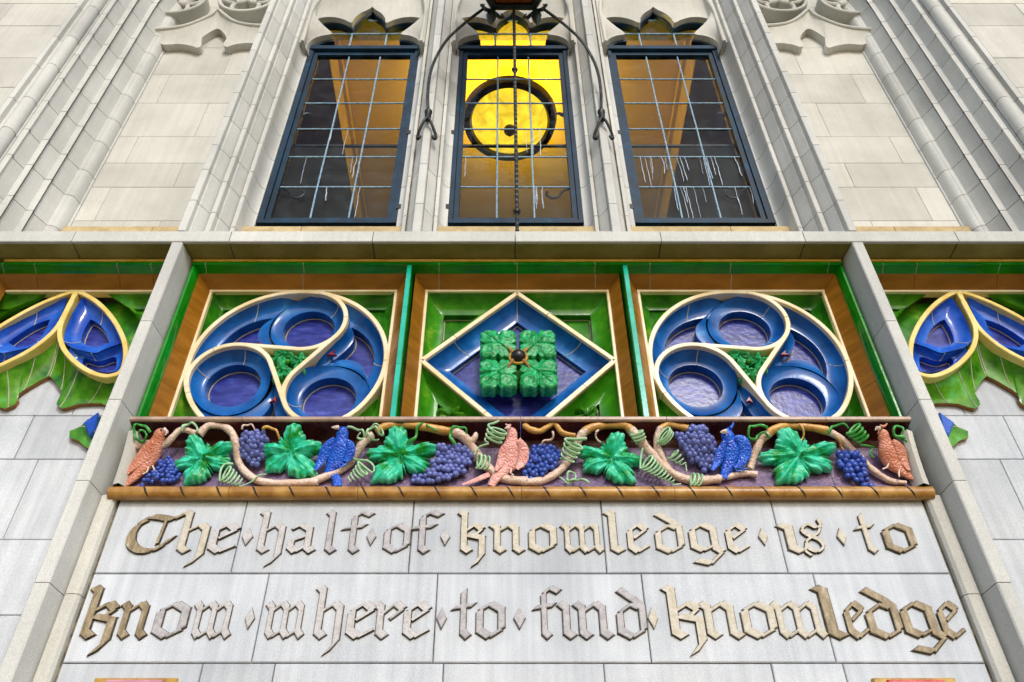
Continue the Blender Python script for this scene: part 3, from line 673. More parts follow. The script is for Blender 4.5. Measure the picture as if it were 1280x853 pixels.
bird(zB, [(168, 110, 12), (182, 132, 36), (180, 180, 36), (170, 245, 58), (140, 320, 56), (110, 370, 34), (90, 395, 20)],
     [[(215, 205, 10), (238, 240, 24), (235, 290, 26), (205, 335, 14)], [(140, 190, 10), (95, 250, 30), (60, 320, 26), (20, 388, 8)]], [(168, 128), (142, 131), (122, 134)], 'bird_blue', (160, 122),
     [[(165, 350), (175, 370), (200, 345)], [(190, 340), (190, 362), (215, 340)]], tail=[(130, 400, 20), (150, 430, 26), (155, 470, 24)], label='cobalt bird perched near the word half')
bird(zB, [(1208, 110, 10), (1225, 135, 32), (1228, 185, 36), (1225, 250, 58), (1215, 320, 58), (1180, 370, 38), (1130, 420, 28), (1100, 470, 22)],
     [[(1200, 215, 10), (1185, 270, 30), (1165, 330, 26), (1130, 390, 8)], [(1270, 200, 14), (1300, 260, 30), (1295, 330, 28), (1260, 380, 10)]], [(1214, 130), (1198, 133), (1186, 140)], 'bird_pink', (1215, 125),
     [[(1225, 375), (1222, 400), (1240, 415)]], crest=[(1225, 110), (1205, 108), (1190, 100)], tail=[(1090, 395, 18), (1010, 430, 15), (925, 460, 6)], label='pink crested bird at the middle of the frieze')
bird(zD, [(105, 105, 12), (95, 140, 38), (105, 190, 40), (118, 240, 54), (105, 300, 46), (85, 350, 30), (70, 392, 20)],
     [[(130, 170, 10), (175, 200, 34), (190, 260, 34), (165, 320, 22), (130, 345, 8)], [(75, 190, 8), (50, 250, 24), (30, 310, 22), (0, 360, 8)]], [(80, 142), (58, 147), (42, 151)], 'bird_blue', (80, 130),
     [[(130, 330), (160, 345), (205, 350)], [(125, 335), (140, 360), (185, 358)]], crest=[(105, 115), (118, 100), (122, 82)], label='cobalt crested bird perched above the word knowledge')
bird(zD, [(955, 122, 16), (980, 138, 34), (995, 180, 36), (1010, 235, 56), (1045, 300, 54), (1090, 345, 36), (1130, 375, 22), (1172, 405, 8)],
     [[(1030, 190, 12), (1070, 240, 30), (1090, 300, 28), (1125, 360, 8)]], [(955, 125), (935, 125), (925, 140)], 'bird_orange', (965, 122),
     [[(1010, 320), (1000, 340), (975, 350)], [(1070, 355), (1068, 375), (1070, 395)]], crest=[(960, 105), (985, 105), (1000, 90)], label='brown-pink crested bird above the word to')
# tendrils
def tend(z, pts, r=9, mname='tendril', Y=-.045):
    P = spline([W(z, p, Y) for p in pts], 7); n = len(P)
    m = MB(); m.tube([(p[0], Y - .008 * math.sin(i * .5), p[1]) for i, p in enumerate(P)], [r * ZU * TK * (1 - .45 * (i / n)) for i in range(n)], 7); return bowed(m).build('tendril', mname, fz, 60)
def coil(z, p0, p1, r0, r1, turns, th=8, mname='tendril', Y=-.05, pre=(), post=()):
    pts = []; n = int(turns * 14); d = Vector((p1[0] - p0[0], p1[1] - p0[1])); u = d.normalized(); v = Vector((-u.y, u.x))
    for i in range(n + 1):
        t = i / n; a = 2 * math.pi * turns * t; rr = r0 + (r1 - r0) * t
        q = Vector(p0) + d * t + v * rr * math.cos(a) + u * rr * .45 * math.sin(a); pts.append((q.x, q.y, -.012 * math.sin(a)))
    pts = [(p[0], p[1], 0) for p in pre] + pts + [(p[0], p[1], 0) for p in post]
    P = [(*W(z, (p[0], p[1]), Y), p[2]) for p in pts]; P = spline([(p[0], Y + p[2], p[1]) for p in P], 2); n = len(P)
    m = MB(); m.tube(P, [th * ZU * TK * (1 - .4 * i / n) for i in range(n)], 7); return bowed(m).build('tendril', mname, fz, 60)
tend(zA, [(235, 150), (200, 110), (150, 105), (135, 150), (150, 195), (190, 205), (215, 175), (195, 140), (165, 155), (170, 185)], 10, 'tendril_green')
tend(zA, [(430, 140), (450, 105), (490, 95), (520, 115), (525, 150)], 11)
coil(zA, (690, 400), (800, 465), 55, 22, 5, 8, pre=[(745, 345), (700, 345), (670, 380)], post=[(860, 455), (900, 415), (950, 410)])
tend(zA, [(800, 130), (820, 105), (860, 105), (885, 150)], 8, 'stem'); tend(zA, [(930, 130), (970, 120), (1010, 140), (1030, 190)], 12, 'stem_gold')
tend(zB, [(220, 120), (270, 130), (310, 140), (320, 180), (290, 195), (278, 175), (300, 160)], 9)
tend(zB, [(335, 170), (350, 130), (390, 120), (410, 150), (440, 170), (420, 115), (385, 105), (345, 140), (360, 185), (410, 195)], 9)
coil(zB, (320, 370), (230, 445), 46, 14, 4.5, 8, pre=[(255, 260), (240, 290), (270, 320), (340, 325), (380, 360), (370, 400)])
tend(zB, [(590, 215), (635, 185), (650, 120), (690, 95), (720, 120), (770, 135)], 11, 'tendril_green')
tend(zB, [(880, 225), (850, 180), (860, 130), (900, 115), (945, 130), (950, 165)], 11, 'tendril_green')
coil(zB, (1145, 125), (1110, 215), 62, 50, 3.2, 9, 'tendril', pre=[(1150, 80), (1120, 95)], post=[(1030, 240), (1000, 290)])
coil(zB, (1015, 330), (1095, 340), 42, 38, 3, 9)
coil(zC, (385, 215), (335, 330), 60, 42, 4.0, 9, pre=[(460, 190), (390, 195)])
tend(zC, [(470, 460), (420, 440), (385, 445), (345, 445), (345, 400), (385, 400), (388, 440), (340, 460), (295, 430)], 10)
coil(zC, (765, 150), (795, 205), 38, 34, 3, 9)
coil(zC, (820, 330), (1000, 465), 52, 10, 9, 8, pre=[(805, 250), (795, 290)], post=[(1040, 468)])
coil(zC, (925, 165), (960, 190), 60, 48, 2.6, 8, 'tendril')
coil(zC, (985, 280), (1060, 350), 40, 12, 3.5, 7, post=[(1075, 390)])
coil(zC, (1100, 440), (1165, 445), 36, 34, 2.6, 9)
tend(zC, [(250, 150), (250, 185), (200, 205), (175, 235)], 8, 'stem'); tend(zC, [(530, 140), (515, 170), (545, 215)], 8, 'stem')
tend(zD, [(315, 115), (260, 100), (215, 110), (210, 160), (245, 185), (262, 155), (300, 145), (330, 165)], 11, 'tendril_green')
tend(zD, [(665, 145), (690, 105), (740, 95), (780, 110)], 11, 'tendril_green')
coil(zD, (800, 115), (875, 190), 46, 32, 4, 10, 'tendril_green', post=[(925, 225), (900, 255), (925, 285)])
tend(zD, [(1100, 175), (1060, 165), (1035, 130), (1060, 100), (1090, 125), (1085, 165), (1110, 200)], 11, 'tendril_green')
tend(zD, [(500, 95), (525, 150), (505, 195)], 9, 'stem_gold'); tend(zD, [(715, 170), (735, 205), (750, 240)], 9, 'stem_gold')

# ------------------------------------------------------------------ glazed panels
ZC = 4.845; PR = .6; PITCHX = 1.366; YP = .14; YG = .055
def grout(x0, x1, z0, z1, par, y=.3):
    m = MB(); m.box(x0, x1, y, y + .03, z0, z1); m.build('grout_bed', 'mortar_dark', par)
def frame(par, cx, hw, zt, zb, joints):
    """brown splayed tiles round a panel and the cream fillet inside them"""
    o, i = hw + .06, hw; zto = zt + .06
    xs = [cx - o] + sorted(joints) + [cx + o]
    for x in xs[1:-1]:
        xi = min(max(x, cx - i), cx + i); m = MB(); m.loft([[(x - .003, YG + .0015, zto + .0005), (x + .003, YG + .0015, zto + .0005)], [(xi - .003, YP + .0015, zt + .0005), (xi + .003, YP + .0015, zt + .0005)]]); m.build('grout_joint', 'mortar', par)
    for a, c in zip(xs, xs[1:]):
        a2, c2 = a + .002, c - .002
        ai, ci = max(a2, cx - i), min(c2, cx + i)
        m = MB(); m.loft([[(a2, YG, zto), (c2, YG, zto)], [(ai, YP, zt), (ci, YP, zt)]]); m.build('frame_tile', 'brown', par)
    for sg in (-1, 1):
        zz = [zb - .01, zb + .34 * (zt - zb), zt]; zz2 = [zb - .01, zb + .34 * (zt - zb), zto]
        for k in range(2):
            m = MB(); m.loft([[(cx + sg * o, YG, zz2[k] + .001), (cx + sg * o, YG, zz2[k + 1] - .001)], [(cx + sg * i, YP, zz[k] + .001), (cx + sg * i, YP, zz[k + 1] - .001)]]); m.build('frame_tile', 'brown', par)
        m = MB(); m.rib([(cx + sg * (i - .009), zb - .02), (cx + sg * (i - .009), zt)], .018, YP - .004, YP + .06, .004); m.build('fillet', 'cream', par)
    m = MB(); m.rib([(cx - i, zt - .009), (cx + i, zt - .009)], .018, YP - .0055, YP + .06, .004); m.build('fillet', 'cream', par)
def dish(par, loop, inner, y0, y1, y2, m1, m2, n=64, yfun=None, rim=True, jn=()):
    L0 = resample(loop, n); c = (sum(p[0] for p in inner) / len(inner), sum(p[1] for p in inner) / len(inner))
    I0 = resample(inner, n)
    # align starts and direction by angle
    ar = lambda P: sum(P[i][0] * P[(i + 1) % len(P)][1] - P[(i + 1) % len(P)][0] * P[i][1] for i in range(len(P)))
    if ar(L0) * ar(I0) < 0: I0 = I0[::-1]
    best = min(range(n), key=lambda k: sum((L0[j][0] - I0[(j + k) % n][0]) ** 2 + (L0[j][1] - I0[(j + k) % n][1]) ** 2 for j in range(0, n, 4)))
    I0 = I0[best:] + I0[:best]
    loops = []
    for k in range(9):
        t = k / 8; s = 1 - math.cos(t * math.pi / 2); s = .55 * s + .45 * t; h = math.sin(t * math.pi / 2)
        loops.append([(a[0] + (q[0] - a[0]) * s, (yfun(a) if yfun else y0) * (1 - h) + y1 * h, a[1] + (q[1] - a[1]) * s) for a, q in zip(L0, I0)])
    m = MB(); m.loft(loops, True)
    m.loft([[(q[0], y1, q[1]) for q in I0], [(q[0], y2, q[1]) for q in I0]], True)
    o = m.build('lobe', m1, par, 40)
    for j in jn:
        jm = MB(); jm.tube([(l[j % n][0], l[j % n][1] - .0005, l[j % n][2]) for l in loops], .0028, 5); jm.build('grout_line', 'mortar', o)
    m = MB(); m.poly(I0, y2 - .001); m.build('pocket_floor', m2, o)
    if rim:
        m = MB(); J = offset(I0, .004); m.tube([(q[0], y2 - .004, q[1]) for q in J + [J[0]]], .0035, 5, False); m.build('grout_line', 'mortar', o)
    return o
def circ(cx, cz, r, n=64, a0=0, a1=360): return [(cx + r * math.cos(R(a0 + (a1 - a0) * k / n)), cz + r * math.sin(R(a0 + (a1 - a0) * k / n))) for k in range(n + (0 if a1 - a0 == 360 else 1))]
RM = .582; RHO = .243; DC = RM - RHO; RW = .029; BETA = math.degrees(math.acos(RHO / (DC * math.sin(R(60)))))
PA = BETA - 150; QA = BETA + 150 - 360      # rib leaves a head at a + PA, lands on one at a + QA (a = the head's own bearing)
ZB = 4.2       # panel bottom is hidden behind the frieze ledge
for side, lab in ((-1, 'blue three-lobed wheel panel in green and brown tile above the word half'), (1, 'blue three-lobed wheel panel in green and brown tile above the first word knowledge')):
    cx = PITCHX * side
    p = thing('wheel_panel', lab, 'tile panel', (cx, .1, ZB))
    jx = [UP(x, 345, .09)[0] for x in ((380,) if side < 0 else (812, 912.6))]
    frame(p, cx, PR, ZC + PR, ZB, jx); grout(cx - PR - .05, cx + PR + .05, ZB, ZC + PR + .05, p, .31)
    # green corner spandrels
    for q in range(4):
        a0 = 90 * q; sx, sz = (1, 1, -1, -1)[q] * 1, 0
        cxn, czn = (1 if q in (0, 3) else -1), (1 if q < 2 else -1)
        arc = circ(cx, ZC, PR - .012, 14, a0 + 8, a0 + 82)
        corner = (cx + cxn * (PR - .014), ZC + czn * (PR - .014))
        e0 = (cx + (PR - .014) * (1 if q in (0, 3) else -1), arc[0][1]) if q in (0, 2) else (arc[0][0], ZC + (PR - .014) * czn)
        e1 = (arc[-1][0], ZC + (PR - .014) * czn) if q in (0, 2) else (cx + (PR - .014) * cxn, arc[-1][1])
        loop = arc + [e1, corner, e0]
        cc = (cx + cxn * (PR - .11), ZC + czn * (PR - .11))
        inner = [(cc[0] + (a[0] - cc[0]) * .3, cc[1] + (a[1] - cc[1]) * .3) for a in loop]
        dish(p, loop, inner, YP + .012, YP + .1, YP + .12, 'green_deep', 'green_deep', 40, rim=False)
    # heads and tails
    for k in range(3):
        a = 80 + 120 * k; hx, hz = cx + DC * math.cos(R(a)), ZC + DC * math.sin(R(a))
        an = a + 120; nx_, nz_ = cx + DC * math.cos(R(an)), ZC + DC * math.sin(R(an))
        pi_ = RHO - RW / 2 + .004
        open_c = a + 90
        def yf(pt, hx=hx, hz=hz, oc=open_c):
            d = (math.degrees(math.atan2(pt[1] - hz, pt[0] - hx)) - oc + 180) % 360 - 180
            return YP + .014 + .062 * math.exp(-(d / 66) ** 4)
        dish(p, circ(hx, hz, pi_), circ(hx + .0, hz, pi_ * .69, 48), 0, YP + .088, YP + .16, 'blue', 'violet', 72, yf, jn=(int(((a - 40) % 360) / 5), int(((a - 120) % 360) / 5)))
        # tail: curved triangle between this head, the next head and the rim
        ta = a + 60
        tri = circ(cx, ZC, RM - RW / 2 + .003, 22, a + 6, an - 7)
        c1 = circ(nx_, nz_, RHO + RW / 2 - .003, 16, an - 10, an + PA)      # along next head, from rim inwards
        c0 = circ(hx, hz, RHO + .001, 20, a + QA + 360, a + 12)             # back along this head to the rim
        loop = tri + c1 + c0
        loop = resample(loop, 96)
        tc = (cx + (RM - .15) * math.cos(R(ta + 2)), ZC + (RM - .15) * math.sin(R(ta + 2)))
        inn = [(tc[0] + (q[0] - tc[0]) * .56, tc[1] + (q[1] - tc[1]) * .56) for q in spline(resample(loop, 18), 4, True)]
        def yt(pt, hx=hx, hz=hz):
            d = math.hypot(pt[0] - hx, pt[1] - hz) - RHO
            return YP + .014 + .062 * math.exp(-(d / .03) ** 2)
        dish(p, loop, inn, 0, YP + .088, YP + .16, 'blue', 'violet', 72, yt, jn=(9,))
        # little maroon wedge in the angle of the ribs
        wx, wz = cx + .2 * math.cos(R(a + 62)), ZC + .2 * math.sin(R(a + 62))
        m = MB(); u = (math.cos(R(a + 60)), math.sin(R(a + 60))); v = (-u[1], u[0])
        m.prism([(wx + u[0] * s + v[0] * t, wz + u[1] * s + v[1] * t) for s, t in ((.03, .0), (.085, .022), (.07, 0), (.085, -.022))], YP + .04, YP + .06, .003); m.build('wedge', 'maroon_bright', p)
    # central green trefoil of leaves
    m = MB(); tri = []
    for k in range(3):
        a = 80 + 120 * k; hx, hz = cx + DC * math.cos(R(a)), ZC + DC * math.sin(R(a))
        tri += circ(hx, hz, RHO + RW / 2 - .003, 10, a + PA, a + QA)
    m.poly(tri, YP + .055); m.build('triangle_floor', 'green_deep', p)
    for k in range(3):
        a = 80 + 60 + 120 * k
        leaf_mesh(cx + .07 * math.cos(R(a - 12)), ZC + .07 * math.sin(R(a - 12)), .078, .078, R(a - 102), YP + .055, YP + .005, 11 + k,
                  None, .12, 90, 6).build('trefoil_leaf', 'boss', p, 55)
    m = MB(); m.ball((cx, YP + .008, ZC), .017); m.build('trefoil_bud', 'green_deep', p)
    # cream ribs
    cuts = [0, 80, 205, 300, 360]
    for a0, a1 in zip(cuts, cuts[1:]):
        m = MB(); m.rib(circ(cx, ZC, RM, 40, a0 + .25, a1 - .25), RW, YP - .006, YP + .1); m.build('rim', 'cream', p)
    for k in range(3):
        a = 80 + 120 * k; hx, hz = cx + DC * math.cos(R(a)), ZC + DC * math.sin(R(a))
        # from the rim tangency clockwise to the second neighbour's tangency
        for s0, s1, dy in ((a, a - 75, .0012), (a - 75.8, a + QA, .0004 * (k + 1))):
            m = MB(); m.rib(circ(hx, hz, RHO, 30, s0, s1), RW, YP - .0075 - dy, YP + .1); m.build('rib', 'cream', p)
        ap = a - 120; qx, qz = cx + DC * math.cos(R(ap)), ZC + DC * math.sin(R(ap))
        A_ = (hx + RHO * math.cos(R(a + PA)), hz + RHO * math.sin(R(a + PA))); B_ = (qx + RHO * math.cos(R(ap + QA)), qz + RHO * math.sin(R(ap + QA)))
        m = MB(); m.rib([A_, B_], RW, YP - .0075 - .0016, YP + .1); m.build('rib', 'cream', p)
# diamond panel
p = thing('diamond_panel', 'blue diamond tile panel with raised green four-leaf boss', 'tile panel', (0, .1, ZB))
frame(p, 0, PR - .012, ZC + PR, ZB, [UP(x, 345, .09)[0] for x in (549, 646.5, 743.6)]); grout(-.66, .66, ZB, ZC + PR + .05, p, .31)
D0 = PR - .016
for sx in (-1, 1):
    for sz in (-1, 1):
        cor = (sx * (D0 - .012), ZC + sz * (D0 - .002)); A = (sx * .03, ZC + sz * (D0 - .002)); B = (sx * (D0 - .012), ZC + sz * .03)
        loop = [A, cor, B]; cc = (sx * (D0 - .19), ZC + sz * (D0 - .19))
        inner = [(cc[0] + (q[0] - cc[0]) * .42, cc[1] + (q[1] - cc[1]) * .42) for q in loop]
        dish(p, loop, inner, YP + .012, YP + .1, YP + .15, 'green_deep', 'green_deep', 60)
        if sz < 0:   # curled leaf cove in the lower corners
            leaf_mesh(sx * (D0 - .2), ZC - (D0 - .2), .1, .1, R(45 if sx < 0 else -45), YP + .1, YP + .03, 21, None, .03, 60, 6).build('corner_leaf', 'green_leaf_cusp', p, 55)
dl = [(0, ZC + D0 - .03), (D0 - .03, ZC), (0, ZC - D0 + .03), (-D0 + .03, ZC)]
di = [(0, ZC + .40), (.17, ZC + .27), (.22, ZC + .22), (.40, ZC), (.22, ZC - .22), (0, ZC - .40), (-.22, ZC - .22), (-.40, ZC), (-.22, ZC + .22), (-.17, ZC + .27)]
dish(p, dl, [(0, ZC + .41), (.41, ZC), (0, ZC - .41), (-.41, ZC)], YP + .01, YP + .1, YP + .14, 'blue', 'violet', 80, jn=(0, 14, 66))
for (a, c) in (((0, D0 - .014), (D0 - .012, 0)), ((D0 - .012, 0), (0, -D0)), ((0, -D0), (-D0 + .012, 0)), ((-D0 + .012, 0), (0, D0 - .014))):
    pts = [(a[0] + (c[0] - a[0]) * t, ZC + a[1] + (c[1] - a[1]) * t) for t in (0, .33, .331, 1)]
    m = MB(); m.rib(pts[:2], .03, YP - .0078, YP + .09); m.build('rib', 'cream', p)
    pts[2] = (a[0] + (c[0] - a[0]) * .336, ZC + a[1] + (c[1] - a[1]) * .336)
    m = MB(); m.rib(pts[2:], .03, YP - .0078 - (.0008 if a[0] > .1 else 0), YP + .09); m.build('rib', 'cream', p)
for sx, sz in ((-1, 1), (1, 1), (-1, -1), (1, -1)):
    x, z = sx * .28, ZC + sz * .245
    m = MB(); m.prism([(x, z), (x + sx * .07, z - sz * .005), (x + sx * .03, z + sz * .02), (x + sx * .005, z + sz * .07)] if sx * sz < 0 else [(x, z), (x + sx * .005, z + sz * .07), (x + sx * .03, z + sz * .02), (x + sx * .07, z - sz * .005)], YP + .05, YP + .09, .003); m.build('wedge', 'maroon_bright', p)
# boss
def sqr(th):
    c, s = abs(math.cos(th)), abs(math.sin(th)); r = 1 / (c ** 7 + s ** 7) ** (1 / 7)
    notch = 0
    for a in (0, 90, 180, 270):
        d = abs((math.degrees(th) - a + 180) % 360 - 180); notch = max(notch, math.exp(-(d / 7) ** 2))
    return r * (1 - .2 * notch) + .09 * abs(math.sin(th * 8 + .4)) - .06
core = MB(); core.ball((0, YP + .085, ZC), .13, 16, 10, .6); bs = core.build('boss', 'green_deep', p)
for sx in (-1, 1):
    for sz in (-1, 1):
        c = .118
        m = MB(); loops = []; n = 140; nr = 22
        for k in range(nr + 2):
            t = min(1, max(.02, k / nr)); lp = []
            for j in range(n):
                th = 2 * math.pi * j / n; rad = sqr(th) * t * .1; x = rad * math.cos(th); z = rad * math.sin(th)
                h = .012 * math.cos(t * 1.4)
                for bx, bz in ((.055, .055), (-.05, .055), (.055, -.05), (.005, .01)):
                    d = math.hypot(sx * x - bx, sz * z - bz) / .05
                    h += .0055 * math.exp(-((d - .62) / .22) ** 2) + .003 * math.exp(-(d / .2) ** 2)
                h -= .008 * math.exp(-((sx * x - sz * z) / .006) ** 2)
                h -= .007 * math.exp(-((abs(sx * x + .004)) / .006) ** 2) * (1 if sz * z > 0 else 0) + .007 * math.exp(-((abs(sz * z + .004)) / .006) ** 2) * (1 if sx * x > 0 else 0)
                y = YP - .024 - h
                if k == nr: y += .007
                if k > nr: y = YP + .058
                lp.append((sx * c + x * 1.08, y, ZC + sz * c + z * 1.08))
            loops.append(lp)
        m.loft(loops, True, True); m.build('leaf', 'boss', bs, 50)
        m = MB(); m.tube([(sx * .03, YP - .04, ZC + sz * .03), (sx * .05, YP - .04, ZC + sz * .058), (sx * .066, YP - .03, ZC + sz * .085)], [.013, .009, .003], 8); m.build('stalk', 'rope', bs)
m = MB(); m.ball((0, YP - .035, ZC), .046, 16, 10); m.build('bud', 'black', bs)
m = MB(); m.tube([(q[0], YP - .035, q[1]) for q in circ(0, ZC, .05, 24) + [(.05, ZC)]], .009, 8, False); m.build('ring', 'gold', bs)

# green roll frame and teal mullions round the three panels
gf = thing('green_tile_frame', 'glossy green tile roll framing the three middle panels with teal mullions', 'frame', (0, 0, ZB))
def roll(r0, r1, n=5):   # quarter round from outer front to inner back
    return [(r0 + (r1 - r0) * k / n, YG * (1 - math.cos(math.pi / 2 * k / n)) if False else YG * (k / n) ** 1.8) for k in range(n + 1)]
GX = 2.066; GIN = PITCHX + .66
ZG0, ZG1 = ZC + PR + .06, ZS0 - .026
jt = [-GX] + [UP(x, 333, .02)[0] for x in (258, 380, 549, 646.5, 743.6, 812, 912.6, 1034.6)] + [GX]
pr = [(.0 + .002, ZG1), (-.006, ZG1 - .012), (-.003, ZG1 - .028), (.02, ZG0 + .02), (YG, ZG0), (.09, ZG0), (.09, ZG1)]
for a, c in zip(jt, jt[1:]):
    m = MB(); m.extx(pr, a + .002, c - .002); m.build('roll_tile', 'green', gf)
for x in jt[1:-1]:
    m = MB(); m.extx([(y + .0012, z) for y, z in pr], x - .0035, x + .0035); m.build('grout_joint', 'mortar', gf)
for sg in (-1, 1):
    zz = [ZB, ZB + .42, ZB + .87, ZG0 + .012]
    for z0, z1 in zip(zz, zz[1:]):
        prof = [(GX, .09), (GX, .003), (GX - .012, -.005), (GX - .022, -.003), (GX - .032, .018), (GIN + .001, YG), (GIN + .001, .09)]
        m = MB(); m.extz([(x * sg, y) for x, y in prof], z0 + .0012, z1 - .0012, True, .02); m.build('roll_tile', 'green', gf)
    x = PITCHX / 2 * sg
    for z0, z1 in zip([ZB, ZB + .5, ZB + .95], [ZB + .5, ZB + .95, ZG0 + .02]):
        m = MB(); m.extz([(x - .0225, .09), (x - .0225, YG), (x - .016, .002)], z0 + .001, z1 - .001, False)
        m.extz([(x + .0225, .09), (x + .0225, YG), (x + .016, .002)], z0 + .001, z1 - .001, False); m.build('mullion_side', 'green', gf)
        m = MB(); m.extz([(x - .0158, .004), (x - .0135, -.0045), (x + .0135, -.0045), (x + .0158, .004)], z0 + .001, z1 - .001, True, .02); m.build('mullion_face', 'teal', gf)
m = MB(); m.box(-GX, GX, -.004, .09, ZG1 + .001, ZS0 - .003); m.build('yellow_fillet', 'yellow', gf)
m = MB(); m.box(-GX - .01, GX + .01, .092, .3, ZG0 + .0, ZS0); m.build('grout_bed', 'mortar_dark', gf)

# ------------------------------------------------------------------ flank panels
def flank(sg, lab):
    f = thing('arched_flank_panel', lab, 'tile panel', (2.79 * sg, .1, 0))
    XF = UP(95, 366, YP)[0]; x0, x1 = -3.27, -2.17
    def MX(P): return [(p[0] * -sg, p[1]) for p in P]          # data is for the left flank
    def mir(P): return [(2 * XF - p[0], p[1]) for p in P]
    def ex(m_prof, a, c, name, mm):
        m = MB(); a, c = sorted((a * -sg, c * -sg)); m.extx(m_prof, a, c); return m.build(name, mm, f)
    js = [x0 - .2] + [UP(x, 333, .02)[0] for x in (5, 45, 148, 190)] + [x1]
    for a, c in zip(js, js[1:]): ex(pr, a + .002, c - .002, 'roll_tile', 'green')
    for x in js[1:-1]: ex([(y + .0012, z) for y, z in pr], x - .0035, x + .0035, 'grout_joint', 'mortar')
    js = [x0 - .06] + [UP(x, 350, .09)[0] for x in (47, 150, 192)] + [x1]
    for a, c in zip(js, js[1:]):
        m = MB(); P = MX([(a + .0012, ZG0), (c - .0012, ZG0)]); Q = MX([(max(a, x0) + .0012, ZC + PR), (c - .0012, ZC + PR)])
        m.loft([[(q[0], YG, q[1]) for q in P], [(q[0], YP, q[1]) for q in Q]]); m.build('frame_tile', 'brown', f)
    m = MB(); P = MX([(x0 - .06, ZG0), (x0 - .06, ZB), (x0, ZC + PR), (x0, ZB)])
    m.loft([[(P[0][0], YG, P[0][1]), (P[1][0], YG, P[1][1])], [(P[2][0], YP, P[2][1]), (P[3][0], YP, P[3][1])]]); m.build('frame_tile', 'brown', f)
    m = MB(); m.rib(MX([(x0, ZC + PR - .009), (x1, ZC + PR - .009)]), .018, YP - .004, YP + .05, .004); m.build('fillet', 'cream', f)
    m = MB(); a, c = sorted((x0 * -sg, x1 * -sg)); m.box(a, c, -.004, .09, ZG1 + .001, ZS0 - .003); m.build('yellow_fillet', 'yellow', f)
    # green ground behind the tracery
    m = MB(); m.box(a, c, .257, .284, ZC + .0, ZC + PR - .001); m.build('spandrel_ground', 'green_deep', f)
    for s in (0, 1):
        q = [(-2.62, ZC + PR - .02), (-2.18, ZC + PR - .02), (-2.18, ZC + .22), (-2.3, ZC + .3), (-2.45, ZC + .46)]
        if s: q = mir(q)
        cc = (sum(v[0] for v in q) / 5, sum(v[1] for v in q) / 5 + .03); dish(f, MX(q), MX([(cc[0] + (v[0] - cc[0]) * .4, cc[1] + (v[1] - cc[1]) * .4) for v in q]), YP + .02, YP + .08, YP + .098, 'green_leaf_cusp', 'green_deep', 40, rim=False)
    # mouchettes
    drop = pxl([(95, 366), (112, 372), (128, 384), (141, 399), (150, 414), (156, 430), (157, 448), (152, 464), (140, 470), (126, 470), (108, 463), (92, 451), (80, 437), (75, 422), (76, 408), (82, 393), (88, 380)], YP)
    drop = [(max(q[0], XF + .003), q[1]) if q[1] > UP(80, 412, YP)[1] else q for q in drop]
    drop = spline(drop, 3, True)
    z4 = lambda P: pxl([(x / 3.71, 340 + y / 3.71) for x, y in P], YP)
    up = z4([(378, 112), (425, 130), (480, 170), (520, 225), (548, 285), (560, 325), (500, 345), (440, 372), (390, 362), (325, 345), (290, 315), (300, 260), (330, 190)])
    lo = z4([(325, 348), (390, 366), (440, 376), (500, 350), (562, 330), (568, 400), (548, 452), (500, 462), (430, 452), (370, 430), (325, 405), (300, 370)])
    for s in (0, 1):
        fx = (lambda P: MX(mir(P))) if s else MX
        for q, c_, k in ((up, (425, 268), .5), (lo, (455, 402), .62)):
            cx_, cz_ = pxl([(c_[0] / 3.71, 340 + c_[1] / 3.71)], YP)[0]
            inn = [(cx_ + (v[0] - cx_) * k, cz_ + (v[1] - cz_) * k) for v in (q if k < .55 else spline(resample(q, 14), 4, True))]
            dish(f, fx(q), fx(inn), YP + .012, YP + .062, YP + .112, 'blue_bright', 'violet', 56, jn=(8, 40))
        m = MB(); m.rib(fx(drop), .029, YP - .008 - .001 * s, YP + .08, .0035, True); m.build('rim', 'cream_yellow', f)
    # green cusped arch in front of the stone field
    YA, YBk = .255, .285
    half = pxl([(64, 470), (70, 476), (78, 488), (80, 495), (73, 500), (71, 506), (77, 511), (86, 509), (98, 505), (112, 504), (126, 504), (140, 510)], YA)
    half += [(-2.235, half[-1][1] - .10)] + pxl([(112, 521), (102, 533), (90, 537), (84, 541), (85, 547), (95, 548), (103, 556)], YA)
    zlow = half[-1][1]
    half += [(-2.245, zlow - .12), (-2.225, zlow - .3), (-2.225, 1.6)]
    dx = half[0][0] - XF; half = [(q[0] - dx * max(0, 1 - i / 6), q[1]) for i, q in enumerate(half)]
    dropb = pxl([(78, 428), (80, 437), (92, 451), (100, 458), (108, 463), (116, 467), (126, 470), (140, 471), (150, 467), (157, 455)], YP)
    outer = [(XF, ZC + .27)] + dropb
    zo = outer[-1][1]
    H = resample([half[0]] + half[1:12], 70, False); O = resample(outer, 70, False)
    H2 = resample(half[11:], 60, False); O2 = resample([outer[-1], (-2.19, zo - .12), (-2.18, zo - .3), (-2.18, 1.6)], 60, False)
